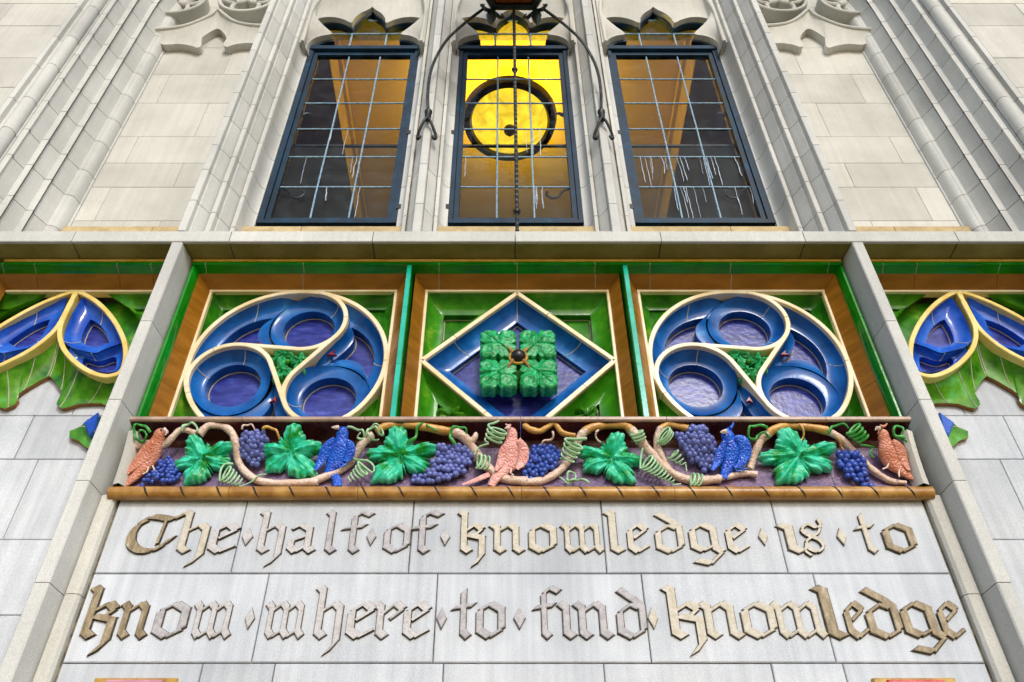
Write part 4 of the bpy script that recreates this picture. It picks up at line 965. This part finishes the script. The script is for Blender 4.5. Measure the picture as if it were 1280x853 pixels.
    for s in (0, 1):
        fx = (lambda P: MX(mir(P))) if s else MX
        for hh, oo, mm in ((H, O, 'green_leaf_cusp'), (H2, O2, 'green_leaf_cusp')):
            hh2, oo2 = fx(hh), fx(oo); loops = []
            for k in range(7):
                t = k / 6; dz = math.sin(t * math.pi / 2)
                loops.append([(a[0] + (c[0] - a[0]) * t, YP + .03 + (YA - YP - .03) * dz, a[1] + (c[1] - a[1]) * t) for a, c in zip(oo2, hh2)])
            m = MB(); m.loft(loops); o = m.build('cusped_edge', mm, f, 30)
            for jx_ in ((1, 17, 34, 52) if len(hh) == 70 else (8, 20)):
                jm = MB(); jm.tube([(l[jx_][0], l[jx_][1] - .0006, l[jx_][2]) for l in loops], .003, 5); jm.build('grout_line', 'mortar', o)
            m = MB(); m.loft([[(c[0], YA, c[1]) for c in hh2], [(c[0], YBk, c[1]) for c in hh2]]); m.build('edge_band', 'brown', o, 30)
    for s in (0, 1):
        q = pxl([(105, 529), (123, 516), (120, 536), (112, 546)], .21); q = mir(q) if s else q
        m = MB(); m.prism(MX(q), .2, .28, .006); m.build('blue_tip', 'blue_bright', f)
    # stone field
    m = MB(); a, c = sorted(((x0 - .1) * -sg, -2.17 * -sg)); m.box(a, c, .298, .33, 0, ZC + .3); m.build('mortar_bed', 'mortar', f)
    zs = [0, .5, 1.0, 1.5, 2.0, 2.55] + [UP(20, y, .285)[1] for y in (769, 674.5, 574)] + [4.55, ZC + .28]
    vj = [-2.7, -2.9, -2.6, -2.85, -2.65, -2.8, UP(8, 720, .285)[0] - .25, UP(25, 625, .285)[0], UP(33, 540, .285)[0], -2.6]
    for i, (z0, z1) in enumerate(zip(zs, zs[1:])):
        for xa, xb in ((x0 - .1, vj[i]), (vj[i], -2.18)):
            q = sorted((xa * -sg, xb * -sg)); m = MB(); m.block(q[0] + .002, q[1] - .002, z0 + .002, z1 - .002, .285 + random.uniform(0, .002), .32, .003); m.build('stone_block', 'stone_blue', f)
flank(-1, 'green cusped arch panel with yellow-rimmed blue drops beside the orange parrot')
flank(1, 'green cusped arch panel with yellow-rimmed blue drops beside the brown-pink crested bird')

# ------------------------------------------------------------------ string course
sc = thing('string_course', 'pale stone string course with olive-shaded underside below the windows', 'cornice', (0, 0, ZS0))
sj = [-3.4] + [UP(x, 296, -.15)[0] for x in (92, 288, 466, 644, 826, 1005, 1196)] + [3.4]
prof = [(-.1, ZS1 + .028), (-.142, ZS1 + .01), (-.15, ZS1), (-.15, ZS0 + .004), (-.146, ZS0), (-.128, ZS0), (-.128, ZS0 + .02), (.3, ZS0 + .02), (.3, ZS1 + .04)]
sprof = [(-.126, ZS0 + .019), (-.126, ZS0 + .008), (-.1, ZS0 + .005), (.03, ZS0 + .003), (.3, ZS0 + .003), (.3, ZS0 + .019)]
for a, c in zip(sj, sj[1:]):
    m = MB(); m.extx(prof, a + .0025, c - .0025); o = m.build('stone_block', 'stone', sc)
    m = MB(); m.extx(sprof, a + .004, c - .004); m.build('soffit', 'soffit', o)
m = MB(); m.box(-3.39, 3.39, -.12, .29, ZS0 + .022, ZS1 - .006); m.build('mortar_bed', 'mortar_dark', sc)

# ------------------------------------------------------------------ upper zone
def course_z(zlist): return list(zip(zlist, zlist[1:]))
ZU0 = ZS1 + .03
# splayed jambs, piers, mullions : XY profiles
def prof_px(pts, row): return [(-UP(px, row, Y)[0], Y) for px, Y in pts]
YB_ = .2; YW = .27
def covep(a, b, n=7):
    """concave quarter between two XY points, hollow towards the viewer"""
    return [(a[0] + (b[0] - a[0]) * (1 - math.cos(math.pi / 2 * k / n)), a[1] + (b[1] - a[1]) * math.sin(math.pi / 2 * k / n)) for k in range(1, n + 1)]
J = dict(zip(('e', 'c', 'l', 'd1', 'f1', 'g1', 'd2', 'f2', 'g2', 'd3'), prof_px([(129.5, .185), (111, .105), (105, .098), (81, -.005), (79.6, -.03), (71, -.032), (47, -.13), (45.4, -.155), (37, -.157), (14, -.25)], 200)))
jamb_in = [(J['e'][0] - .012, .24), (J['e'][0] - .012, .188), J['e']] + covep(J['e'], J['c']) + [(J['c'][0] + .004, J['c'][1] - .004), J['l'], J['d1'], (J['d1'][0] + .012, J['d1'][1] + .02), (J['f1'][0] + .016, J['f1'][1] + .012), J['f1'], J['g1']]
jamb_mid = [J['g1'], J['d2'], (J['d2'][0] + .012, J['d2'][1] + .02), (J['f2'][0] + .016, J['f2'][1] + .012), J['f2'], J['g2']]
jamb_mid2 = [J['g2'], J['d3'], (J['d3'][0] - .01, -.275), (J['d3'][0] + .03, -.278)]
sx_ = J['d3'][0] + .085
jamb_out = [(sx_ - .058, -.25), (sx_ - .052, -.285)] + [(sx_ - .047 * math.cos(R(a)), -.315 - .047 * math.sin(R(a))) for a in range(-40, 201, 20)] + [(sx_ + .057, -.29), (sx_ + .062, -.315), (sx_ + .09, -.317), (sx_ + .094, -.352), (sx_ + .13, -.355)]
OX = sx_ + .13; OY = -.355
pier = [(2.168, .25), (2.168, -.128), (2.164, -.132), (2.122, -.132), (2.118, -.128), (2.116, -.09), (2.106, -.09), (2.056, -.006), (2.064, .012), (2.052, .012), (2.05, -.028), (2.02, -.03), (2.016, -.024), (2.014, .022), (2.004, .02), (1.958, .122), (1.966, .138), (1.955, .138), (1.952, .1), (1.926, .098), (1.922, .104), (1.918, .13)]
pier += covep((1.918, .13), (1.868, .262)) + [(1.868, .33)]
mulh = [(.19, .33), (.182, .262)] + [(.182 - .058 * math.sin(math.pi / 2 * k / 6), .262 - .085 * (1 - math.cos(math.pi / 2 * k / 6))) for k in range(1, 7)] + [(.122, .158), (.098, .155), (.098, .182), (.088, .172), (.034, .088), (.042, .1), (.032, .1), (.03, .052), (.026, .046)]
mul = [(-x, y) for x, y in mulh] + [(x, y) for x, y in mulh[::-1]]
ZSP = 8.9
def bend(x, z, sg, k=1.0):
    if z <= ZSP: return x
    r = 2.6; h = min(z - ZSP, r * .95); return x - sg * k * (r - math.sqrt(r * r - h * h))
def moulded(par, prof, zs, sg, mm, bendk=0, gap=.0028):
    for z0, z1 in zip(zs, zs[1:]):
        m = MB(); nst = 1 if not (bendk and z1 > ZSP) else 5
        Z = [z0 + gap + (z1 - z0 - 2 * gap) * k / nst for k in range(nst + 1)]
        m.loft([[(bend(x * sg, z, sg, bendk), y, z) for x, y in prof] for z in Z])
        for z in (Z[0], Z[-1]): m.loft([[(bend(x * sg, z, sg, bendk), y, z) for x, y in prof], [(bend(x * sg, z, sg, bendk), y + .015, z) for x, y in prof]])
        m.build('stone_block', mm, par, 24)
    m = MB(); Z = [zs[0] + (zs[-1] - zs[0]) * k / 24 for k in range(25)]
    xm = sum(x for x, y in prof) / len(prof); sym = abs(xm - .672) < .05
    mp = [(xm + (x - xm) * .94, y + .007) if sym else (min(x + .003, 2.163) if x < 2.2 else x + .003, y + .0045) for x, y in prof]
    m.loft([[(bend(x * sg, z, sg, bendk), y, z) for x, y in mp] for z in Z]); m.build('mortar_bed', 'mortar_dark', par)
def zc_from(ys, X, Y): return [UP(X, y, Y)[1] for y in ys]
def courses(z0, hs):
    out = [z0]
    i = 0
    while out[-1] < ZTOP - .1: out.append(min(ZTOP, out[-1] + hs[i % len(hs)])); i += 1
    return out
for sg, near, lab2 in ((-1, 'The', 'mirrored'), (1, 'is to', '')):
    j = thing('splayed_arch_jamb', 'splayed moulded stone jamb with round shaft, outside the blind panel ' + ('over the parrot end' if sg < 0 else 'over the crested-bird end'), 'jamb', (3.3 * sg, 0, ZU0))
    moulded(j, jamb_in, courses(ZU0, [.33, .34, .30, .36, .31, .35]), sg, 'stone', 1)
    moulded(j, jamb_mid, courses(ZU0, [.33, .34, .30, .36, .31, .35]), sg, 'stone', .6)
    moulded(j, jamb_mid2, courses(ZU0 - .05, [.33, .34, .30, .36, .31, .35]), sg, 'stone', .3)
    moulded(j, jamb_out, courses(ZU0 - .1, [.42, .5, .38, .46]), sg, 'stone')
    pp = thing('window_pier', 'moulded stone pier between the ' + ('blind panel and window over the word half' if sg < 0 else 'blind panel and the drip-streaked window'), 'pier', (2.0 * sg, 0, ZU0))
    moulded(pp, pier, courses(ZU0, [.31, .34, .29, .36, .33]), sg, 'stone')
    mm = thing('window_mullion', 'slim moulded stone mullion ' + ('with iron bracket foot beside the window over the word half' if sg < 0 else 'with iron bracket foot beside the drip-streaked window'), 'mullion', (.667 * sg, 0, ZU0))
    moulded(mm, [(x + .672, y) for x, y in mul], courses(ZU0, [.5, .46, .52, .44]), sg, 'stone')
    # outer ashlar wall
    ow = thing('outer_wall', 'pale ashlar wall outside the round shaft ' + ('past the parrot end' if sg < 0 else 'past the crested-bird end'), 'wall', (4.6 * sg, 0, 0))
    a, c = sorted(((OX - .005) * sg, 5.6 * sg)); m = MB(); m.box(a, c, OY + .008, .3, 0, ZTOP); m.build('mortar_bed', 'mortar', ow)
    z = 0; k = 0
    while z < ZTOP - .05:
        h = (.42, .5, .38, .46)[k % 4]; xs = [OX, 4.15 + .3 * (k % 2), 4.9 + .25 * (k % 2), 5.6]
        for xa, xb in zip(xs, xs[1:]):
            q = sorted((xa * sg, xb * sg)); m = MB(); m.block(q[0] + .002, q[1] - .002, z + .002, z + h - .002, OY + random.uniform(0, .002), .0, .004); m.build('stone_block', 'stone_warm', ow)
        z += h; k += 1
    # lower end of the outer wall reveal
    m = MB(); m.box(*sorted(((OX - .3) * sg, (OX - .004) * sg)), -.2, .3, ZS0, ZU0 + .01); m.build('reveal', 'stone', ow)
    m = MB(); a, c = sorted((3.34 * sg, (OX - .002) * sg)); m.box(a, c, -.2, .32, 0, ZS0); m.build('reveal', 'stone', ow)
    # blind panel ashlar
    bpn = thing('blind_panel', 'flat ashlar blind panel with cusped tracery head ' + ('beside the window over the word half' if sg < 0 else 'beside the drip-streaked window'), 'wall panel', (2.6 * sg, .13, ZU0))
    a, c = sorted((2.12 * sg, 3.18 * sg)); m = MB(); m.box(a, c, YB_ + .006, .3, ZU0, ZTOP); m.build('mortar_bed', 'mortar', bpn)
    ys = [289, 276, 234, 204, 171, 129, 93, 60, 34, 10, -14]
    vj = ([199, 128, 223, 165, 252, 204, 286, 262, 300, 280] if sg < 0 else [1091, 1155, 1062, 1120, 1029, 1073, 996, 1025, 1010, 1000])
    for i in range(len(ys) - 1):
        z0, z1 = UP(150, ys[i], YB_)[1], UP(150, ys[i + 1], YB_)[1]; z0 = max(z0, ZU0 - .02)
        xj = UP(vj[i], (ys[i] + ys[i + 1]) / 2, YB_)[0]; xs = sorted((3.18 * sg, xj, 2.12 * sg))
        for xa, xb in zip(xs, xs[1:]):
            m = MB(); m.block(xa + .0015, xb - .0015, z0 + .0015, z1 - .0015, YB_ + random.uniform(0, .0015), YB_ + .03, .002); m.build('stone_block', 'stone_warm', bpn)
    # sill fillet
    # cusped tracery of the blind panel
    YT = .1
    low = pxl([(196, 52), (205, 56), (222, 55), (238, 57), (248, 60), (252, 54), (250, 50), (258, 43), (272, 36), (281, 43), (283, 50), (279, 55), (283, 59), (292, 56), (305, 54), (322, 54), (332, 52)], YT + .03)
    ridge = pxl([(190, 37), (204, 36), (222, 34), (238, 30), (255, 23), (264, 18), (272, 12), (280, 18), (290, 25), (300, 29), (312, 31), (325, 32), (340, 33)], YT - .02)
    fx = lambda P: [(q[0] * -sg, q[1]) for q in P]
    lo_, ri_ = fx(resample(spline(low, 4), 60, False)), fx(resample(spline(ridge, 4), 60, False))
    loops = [[(q[0], YT - .02, q[1]) for q in ri_]]
    for k in range(1, 6):
        t = k / 5; loops.append([(a[0] + (c[0] - a[0]) * t, YT - .02 + .05 * math.sin(t * math.pi / 2) ** .8, a[1] + (c[1] - a[1]) * t) for a, c in zip(ri_, lo_)])
    loops.append([(q[0], YB_ + .01, q[1]) for q in lo_])
    m = MB(); m.loft(loops); m.build('cusped_head', 'stone_warm', bpn, 40)
    m = MB(); m.rib(ri_, .03, YT - .032, YT + .06, .008); m.build('tracery_rib', 'stone_warm', bpn, 40)
    for (px_, py_, rr) in ((222, 2, .26), (310, 0, .26)):
        x, z = UP(px_, py_, YT); x *= -sg
        m = MB(); m.rib(circ(x, z, rr, 40), .035, YT - .03, YB_ + .01, .008, True); m.build('tracery_ring', 'stone_warm', bpn, 40)
        for k in range(3):
            an = 30 + 120 * k
            m = MB(); m.rib(circ(x + .13 * math.cos(R(an)), z + .13 * math.sin(R(an)), .125, 24, an + 60, an + 300), .04, YT - .012, YB_ + .01, .012); m.build('foil', 'stone_warm', bpn, 40)
    m = MB(); a, c = sorted((2.15 * sg, 3.06 * sg)); zt = UP(270, -32, YT)[1]; m.box(a, c, YT - .03, YB_ + .01, zt, ZTOP); m.build('head_stone', 'stone_warm', bpn)

# sill under the windows and blind panels
sl = thing('window_sill', 'tan stone sill running above the string course', 'sill', (0, .1, ZU0))
sjs = [-3.12, -2.5, -2.2, -1.5, -.67, .0, .67, 1.5, 2.2, 2.6, 3.12]
for a, c in zip(sjs, sjs[1:]):
    m = MB(); yf_ = .13 if abs(a + c) / 2 > 2.17 else .19
    zt = UP(640, 283.2, yf_)[1]
    m.box(a + .002, c - .002, yf_, .3, ZU0 - .02, zt); m.build('sill_stone', 'sill', sl)
# ------------------------------------------------------------------ windows
zb, zt = UP(640, 279, YW)[1], UP(640, 60, YW)[1]
WX = {'left': -1.357, 'mid': 0.0, 'right': 1.357}
labs = {'left': 'leaded steel casement window over the word half, few drips', 'mid': 'leaded steel casement window lit yellow by the round bowl lamp', 'right': 'leaded steel casement window with many white paint drips'}
for key, cx in WX.items():
    wn = thing('casement_window', labs[key], 'window', (cx, YW, zb))
    hw = .5 if key == 'mid' else .508
    def bar(x0, x1, z0, z1, y0, y1, name, mm, par=wn):
        m = MB(); m.box(x0, x1, y0, y1, z0, z1); return m.build(name, mm, par)
    # outer frame and sash, each member its own piece
    fr = MB()
    for (x0, x1, z0, z1) in ((cx - hw, cx - hw + .045, zb, zt), (cx + hw - .045, cx + hw, zb, zt)): bar(x0, x1, z0, z1, YW - .005, YW + .07, 'frame_stile', 'steel')
    bar(cx - hw + .0455, cx + hw - .0455, zb, zb + .04, YW - .004, YW + .07, 'frame_rail', 'steel')
    bar(cx - hw - .01, cx + hw + .01, zt - .05, zt + .005, YW - .022, YW + .072, 'transom', 'steel')
    gx0, gx1, gz0, gz1 = cx - hw + .085, cx + hw - .085, zb + .075, zt - .105
    for (x0, x1, z0, z1) in ((cx - hw + .048, gx0, zb + .043, zt - .053), (gx1, cx + hw - .048, zb + .043, zt - .053)): bar(x0, x1, z0, z1, YW + .012, YW + .06, 'sash_stile', 'steel')
    bar(gx0 + .0005, gx1 - .0005, zb + .043, gz0, YW + .013, YW + .06, 'sash_rail', 'steel'); bar(gx0 + .0005, gx1 - .0005, gz1, zt - .053, YW + .013, YW + .06, 'sash_rail', 'steel')
    xs = [gx0 + (gx1 - gx0) * k / 3 for k in range(4)]; zs = [gz0 + (gz1 - gz0) * k / 6 for k in range(7)]
    rr = random.Random(hash(key) % 1000 if False else {'left': 3, 'mid': 4, 'right': 5}[key])
    def panes(xs, zs):
        for i in range(len(xs) - 1):
            for k in range(len(zs) - 1):
                t1, t2 = rr.uniform(-.0035, .0035), rr.uniform(-.003, .003); yy = YW + .036
                m = MB(); m.add([(xs[i], yy + t1, zs[k]), (xs[i + 1], yy + t2, zs[k]), (xs[i + 1], yy - t1, zs[k + 1]), (xs[i], yy - t2, zs[k + 1])], [(0, 1, 2, 3)]); m.build('pane', 'glass', wn, 0, recalc=False)
    panes(xs, zs)
    for k, x in enumerate(xs[1:-1]):
        m = MB(); m.tube([(x + rr.uniform(-.002, .002), YW + .033, gz0 + (gz1 - gz0) * q / 8) for q in range(9)], .0072, 6); m.build('came', 'lead', wn)
    for z in zs[1:-1]:
        m = MB(); m.tube([(gx0 + (gx1 - gx0) * q / 6, YW + .0335, z + rr.uniform(-.0015, .0015)) for q in range(7)], .0072, 6); m.build('came', 'lead', wn)
    # fixed light above the transom
    zh = 9.6; uxs = [cx - hw, cx - .165, cx + .165, cx + hw]; uzs = [zt, zt + .32, zt + .58, zh]
    panes(uxs, uzs)
    for x in uxs[1:-1]:
        m = MB(); m.tube([(x, YW + .033, zt), (x, YW + .033, zh)], .009, 6); m.build('came', 'lead', wn)
    for z in uzs[1:-1]:
        m = MB(); m.tube([(cx - hw, YW + .0335, z), (cx + hw, YW + .0335, z)], .009, 6); m.build('came', 'lead', wn)
    # storm sash rail and dusty lower storm pane behind
    zr = UP(640, 183, YW + .12)[1]
    bar(cx - hw, cx + hw, zr - .01, zr + .012, YW + .11, YW + .13, 'storm_rail', 'iron')
    m = MB(); m.add([(cx - hw, YW + .12, zb), (cx + hw, YW + .12, zb), (cx + hw, YW + .12, zr - .012), (cx - hw, YW + .12, zr - .012)], [(0, 1, 2, 3)]); m.build('storm_pane', 'dusty', wn, 0, recalc=False)
    # hinges, stay and handle
    for z in (zb + .15, zb + 1.1):
        sgn = 1 if key == 'left' else -1
        bar(cx + sgn * hw - .02, cx + sgn * hw + .012, z, z + .05, YW - .014, YW - .004, 'hinge', 'iron')
    hs = {'left': -1, 'mid': 1, 'right': 1}[key]
    m = MB(); q = [(gx1 - .0, .5), (gx1 - .05, .47), (gx1 - .09, .40), (gx1 - .14, .385), (gx1 - .175, .42), (gx1 - .17, .46)]
    m.tube([((x if hs > 0 else 2 * cx - x), YW + .075, zb + z) for x, z in spline(q, 5)], .011, 8); m.build('stay', 'iron', wn)
    m = MB(); q = [(gx1 + .01, 1.5), (gx1 - .03, 1.53), (gx1 - .06, 1.525)]
    m.tube([((x if hs > 0 else 2 * cx - x), YW + .075, zb + z) for x, z in spline(q, 5)], [.018, .018, .017, .016, .015, .013, .012, .01, .009, .007, .004], 8); m.build('handle', 'iron', wn)
    # paint drips
    nd = {'left': 7, 'mid': 8, 'right': 24}[key]; m = MB()
    for k in range(nd):
        x = gx0 + (gx1 - gx0) * (rr.random() if key != 'mid' else rr.choice([.03, .08, .62, .68, .75, .95, .4, .7])); z = zs[rr.choice([1, 2, 2]) if key == 'right' else rr.choice([1, 2, 3])] - .01
        ln = rr.uniform(.16, .4); pts = []; dx = 0; wd = rr.uniform(.0014, .0048)
        n = 9
        for q in range(n): dx += rr.uniform(-.0045, .0045); pts.append((x + dx, YW + .026, z - ln * q / (n - 1)))
        m.tube(pts, [wd * (1 - .6 * abs(q / (n - 1) - .6)) for q in range(n)], 5)
    m.build('paint_drip', 'drip', wn, 60, kind='stuff')
# cusped window heads
for key, cx in WX.items():
    lab = {'left': 'cusped stone tracery head of the window over the word half', 'mid': 'cusped stone tracery head of the lamp-lit window behind the lantern', 'right': 'cusped stone tracery head of the drip-streaked window'}[key]
    t = thing('tracery_head', lab, 'tracery', (cx, .15, zt))
    xc = UP(459, 59, .13)[0]
    lowL = pxl([(388, 62), (390, 54), (396, 48), (406, 44), (418, 42), (414, 38), (404, 34), (399, 29), (400, 24), (409, 21), (422, 21), (433, 24), (441, 28), (445, 22), (452, 16), (460, 12), (466, 8)], .2)
    half = [(q[0], q[1]) for q in lowL]; apex = half[-1][0]
    half = [(-(apex - q[0]), q[1]) for q in half]; half = resample(spline(half, 4), 50, False)
    half = [(q[0] * .505 / abs(half[0][0]), q[1]) for q in half]
    out = resample(spline([(-.53, zt - .15), (-.535, zt + .25), (-.53, zt + .52), (-.47, zt + .8), (-.36, zt + 1.0), (-.2, zt + 1.13), (0, zt + 1.3)], 6), 50, False)
    for s in (1, -1):
        a_ = [(cx + q[0] * s, q[1]) for q in half]; o_ = [(cx + q[0] * s, q[1]) for q in out]; loops = []
        for k in range(7):
            u = k / 6; loops.append([(o[0] + (a[0] - o[0]) * (1 - (1 - u) ** 1.4), .13 + .075 * math.sin(u * math.pi / 2), o[1] + (a[1] - o[1]) * u) for a, o in zip(a_, o_)])
        loops += [[(a[0], .215, a[1]) for a in a_], [(a[0] + (cx - a[0]) * .015, .3, a[1]) for a in a_]]
        m = MB(); m.loft(loops); m.build('cusp', 'stone_warm', t, 40)
        m = MB(); m.loft([[(a[0] + (cx - a[0]) * .02, .258, a[1] - .004) for a in a_], [(a[0] + (cx - a[0]) * .05, .262, a[1] - .022) for a in a_], [(a[0] + (cx - a[0]) * .05, .33, a[1] - .022) for a in a_]]); m.build('glazing_frame', 'steel', t, 40)
        m = MB(); m.rib([(cx + q[0] * s, q[1]) for q in out], .03, .115, .26, .008); m.build('arch_moulding', 'stone_warm', t, 40)
    m = MB(); P = [(cx + q[0], q[1]) for q in out] + [(cx - q[0], q[1]) for q in out[::-1][1:]]
    P = [(cx - .56, P[0][1] + .0)] + P + [(cx + .56, P[0][1]), (cx + .56, ZTOP), (cx - .56, ZTOP)]
    m.prism(P, .135, .34); m.build('spandrel_stone', 'stone_warm', t)

# ------------------------------------------------------------------ bowl lamp in the room
lx, lz = UP(637, 150, 1.25); LY = 1.25
bl = thing('bowl_lamp', 'round glowing yellow bowl lamp with dark ring and finial, inside middle window', 'lamp', (lx, LY, lz))
m = MB(); loops = []
for k in range(9):
    t = k / 8; r = .40 * math.cos(t * math.pi / 2 * .97); loops.append([(lx + r * math.cos(a), LY + r * math.sin(a), lz - .16 * math.sin(t * math.pi / 2)) for a in [2 * math.pi * q / 48 for q in range(48)]])
m.loft(loops, True, False, True); m.build('bowl', 'bowl', bl, 60)
m = MB(); loops = []
for r, z in ((.385, -.03), (.41, -.075), (.47, -.06), (.49, .03), (.465, .07), (.42, .06), (.385, .02), (.385, -.03)):
    loops.append([(lx + r * math.cos(a), LY + r * math.sin(a), lz + z) for a in [2 * math.pi * q / 64 for q in range(64)]])
m.loft(loops, True); m.build('ring', 'bronze', bl, 50)
m = MB(); m.ball((lx, LY, lz - .19), .062, 14, 8); m.tube([(lx, LY, lz - .23), (lx, LY, lz - .27), (lx, LY, lz - .3)], [.045, .022, .004], 10); m.build('finial', 'bronze', bl, 60)
for k in range(3):
    a = 2 * math.pi * k / 3 + .4; m = MB(); m.tube([(lx + .44 * math.cos(a), LY + .44 * math.sin(a), lz + .05), (lx + .05 * math.cos(a), LY + .05 * math.sin(a), 9.68)], .007, 6); m.build('hanger', 'bronze', bl)
m = MB(); m.tube([(lx, LY, 9.66), (lx, LY, 9.722)], .08, 16); m.build('ceiling_rose', 'bronze', bl)
ld = bpy.data.lights.new('lamp_bulb', 'POINT'); lo = bpy.data.objects.new('lamp_bulb', ld); COL.objects.link(lo); lo.parent = bl; lo.location = (0, 0, .12)
ld.energy = 46; ld.color = (1, .7, .03); ld.shadow_soft_size = .12

# ------------------------------------------------------------------ wrought iron lantern
LYc = -.52; hexr = .36; lzb = UP(646, 13, LYc + hexr * .866)[1]
lt = thing('hanging_lantern', 'black wrought iron lantern on twisted arms before the middle window', 'lantern', (0, LYc, lzb))
def hexa(r, z, a0=30): return [(r * math.cos(R(a0 + 60 * k)), LYc + r * math.sin(R(a0 + 60 * k)), z) for k in range(6)]
m = MB(); m.loft([hexa(hexr, lzb - .0, 0), hexa(hexr + .02, lzb + .03, 0), hexa(hexr + .02, lzb + .07, 0), hexa(hexr - .05, lzb + .07, 0), hexa(hexr - .05, lzb, 0), hexa(hexr, lzb, 0)], True); m.build('base_frame', 'iron_green', lt)
m = MB(); m.loft([hexa(hexr - .055, lzb + .04, 0), hexa(hexr - .055, lzb + .045, 0)], True, True, True); m.build('base_glass', 'amber_glass', lt)
for k in range(6):
    a = R(60 * k); x, y = (hexr - .02) * math.cos(a), LYc + (hexr - .02) * math.sin(a)
    m = MB(); m.tube([(x, y, lzb + .07), (x * 1.12, LYc + (y - LYc) * 1.12, lzb + .75)], .016, 6); m.build('corner_post', 'iron_green', lt)
    # leaf drop under each corner
    m = MB(); u = Vector((math.cos(a), math.sin(a), 0)); c = Vector((u.x * hexr, LYc + u.y * hexr, lzb))
    m.tube([c + u * .0 + Vector((0, 0, .02)), c + u * .02 + Vector((0, 0, -.05)), c + u * .025 + Vector((0, 0, -.14)), c + u * .025 + Vector((0, 0, -.22))], [.016, .048, .036, .002], 8)
    v = Vector((-u.y, u.x, 0))
    for s in (-1, 1):
        m.tube([c + Vector((0, 0, -.01)), c + v * s * .07 + Vector((0, 0, -.06)), c + v * s * .11 + Vector((0, 0, -.02)), c + v * s * .08 + Vector((0, 0, .02))], [.014, .018, .014, .005], 7)
    m.build('leaf_drop', 'iron_green', lt, 60)
    b2 = R(60 * k + 60); p0 = (hexr * .93 * math.cos(a), LYc + hexr * .93 * math.sin(a)); p1 = (hexr * .93 * math.cos(b2), LYc + hexr * .93 * math.sin(b2))
    m = MB(); m.add([(p0[0], p0[1], lzb + .07), (p1[0], p1[1], lzb + .07), (p1[0] * 1.1, LYc + (p1[1] - LYc) * 1.1, lzb + .75), (p0[0] * 1.1, LYc + (p0[1] - LYc) * 1.1, lzb + .75)], [(0, 1, 2, 3)]); m.build('side_glass', 'amber_glass', lt)
m = MB(); m.loft([hexa(.37, lzb + .75, 0), hexa(.4, lzb + .78, 0), hexa(.38, lzb + .83, 0), hexa(.2, lzb + 1.05, 0), hexa(.06, lzb + 1.2, 0)], True, True, True); m.build('roof', 'iron_green', lt)
m = MB(); m.tube([(0, LYc, lzb + 1.19), (0, LYc, lzb + 1.5), (0, -.2, lzb + 1.62), (0, .1, lzb + 1.6)], .018, 8); m.build('hanger', 'iron', lt)
def twisted(pts, r, tw, name, n=4):
    P = [Vector(p) for p in pts]; loops = []; s = 0
    for i, p in enumerate(P):
        t = (P[min(i + 1, len(P) - 1)] - P[max(i - 1, 0)]).normalized(); a = t.cross(Vector((0, 1, .05))).normalized(); b_ = t.cross(a)
        if i: s += (P[i] - P[i - 1]).length
        loops.append([p + (a * math.cos(s * tw + q) + b_ * math.sin(s * tw + q)) * r for q in [2 * math.pi * k / n for k in range(n)]])
    m = MB(); m.loft(loops, True, True, True); return m.build(name, 'iron', lt, 20)
zr0 = ZS1 + .03
rod = [(0, -.12 + (LYc + .36 * .8 + .12) * t, zr0 + (lzb + .02 - zr0) * t) for t in [k / 160 for k in range(161)]]
twisted(rod, .0135, 60, 'strut')
for t in (.07, .66):
    q = rod[int(t * 160)]; m = MB(); m.ball(q, .026, 12, 8); m.build('knob', 'iron', lt, 60)
for sg in (-1, 1):
    fx_, fz_ = .667 * sg, UP(533, 140, .0)[1]
    ap = [(606.6, 10), (594, 19), (582, 28), (558.6, 49), (543, 72.6), (535, 93.7), (531.6, 117), (531.6, 141)]
    Ys = [-.2, -.19, -.17, -.13, -.09, -.05, -.01, .015]
    pts = [(UP(q[0], q[1], Y), Y) for q, Y in zip(ap, Ys)]
    pts = [(-(q[0]) * sg, Y, q[1]) for q, Y in pts]; k_ = .672 / abs(pts[-1][0]); pts = [(q[0] * (1 + (k_ - 1) * i / 7), q[1], q[2]) for i, q in enumerate(pts)]
    fx_, fz_ = pts[-1][0], pts[-1][2]; pts = spline(pts, 20)
    twisted(pts, .0145, 60, 'arm')
    m = MB(); m.loft([[(fx_ + r * math.cos(a), .012 + r * math.sin(a), fz_ + z) for a in [2 * math.pi * k / 12 for k in range(12)]] for r, z in ((.012, .02), (.03, .01), (.03, -.01), (.02, -.03), (.026, -.05), (.014, -.12))], True, True, True); m.build('collar', 'iron', lt, 50)
    for s in (-1, 1):
        m = MB(); m.tube(spline([(fx_, -.005, fz_ - .09), (fx_ + s * .028, .0, fz_ - .15), (fx_ + s * .056, .03, fz_ - .22), (fx_ + s * .072, .06, fz_ - .27), (fx_ + s * .06, .045, fz_ - .31), (fx_ + s * .046, .035, fz_ - .285)], 5), .0115, 8); m.build('claw', 'iron', lt, 60)
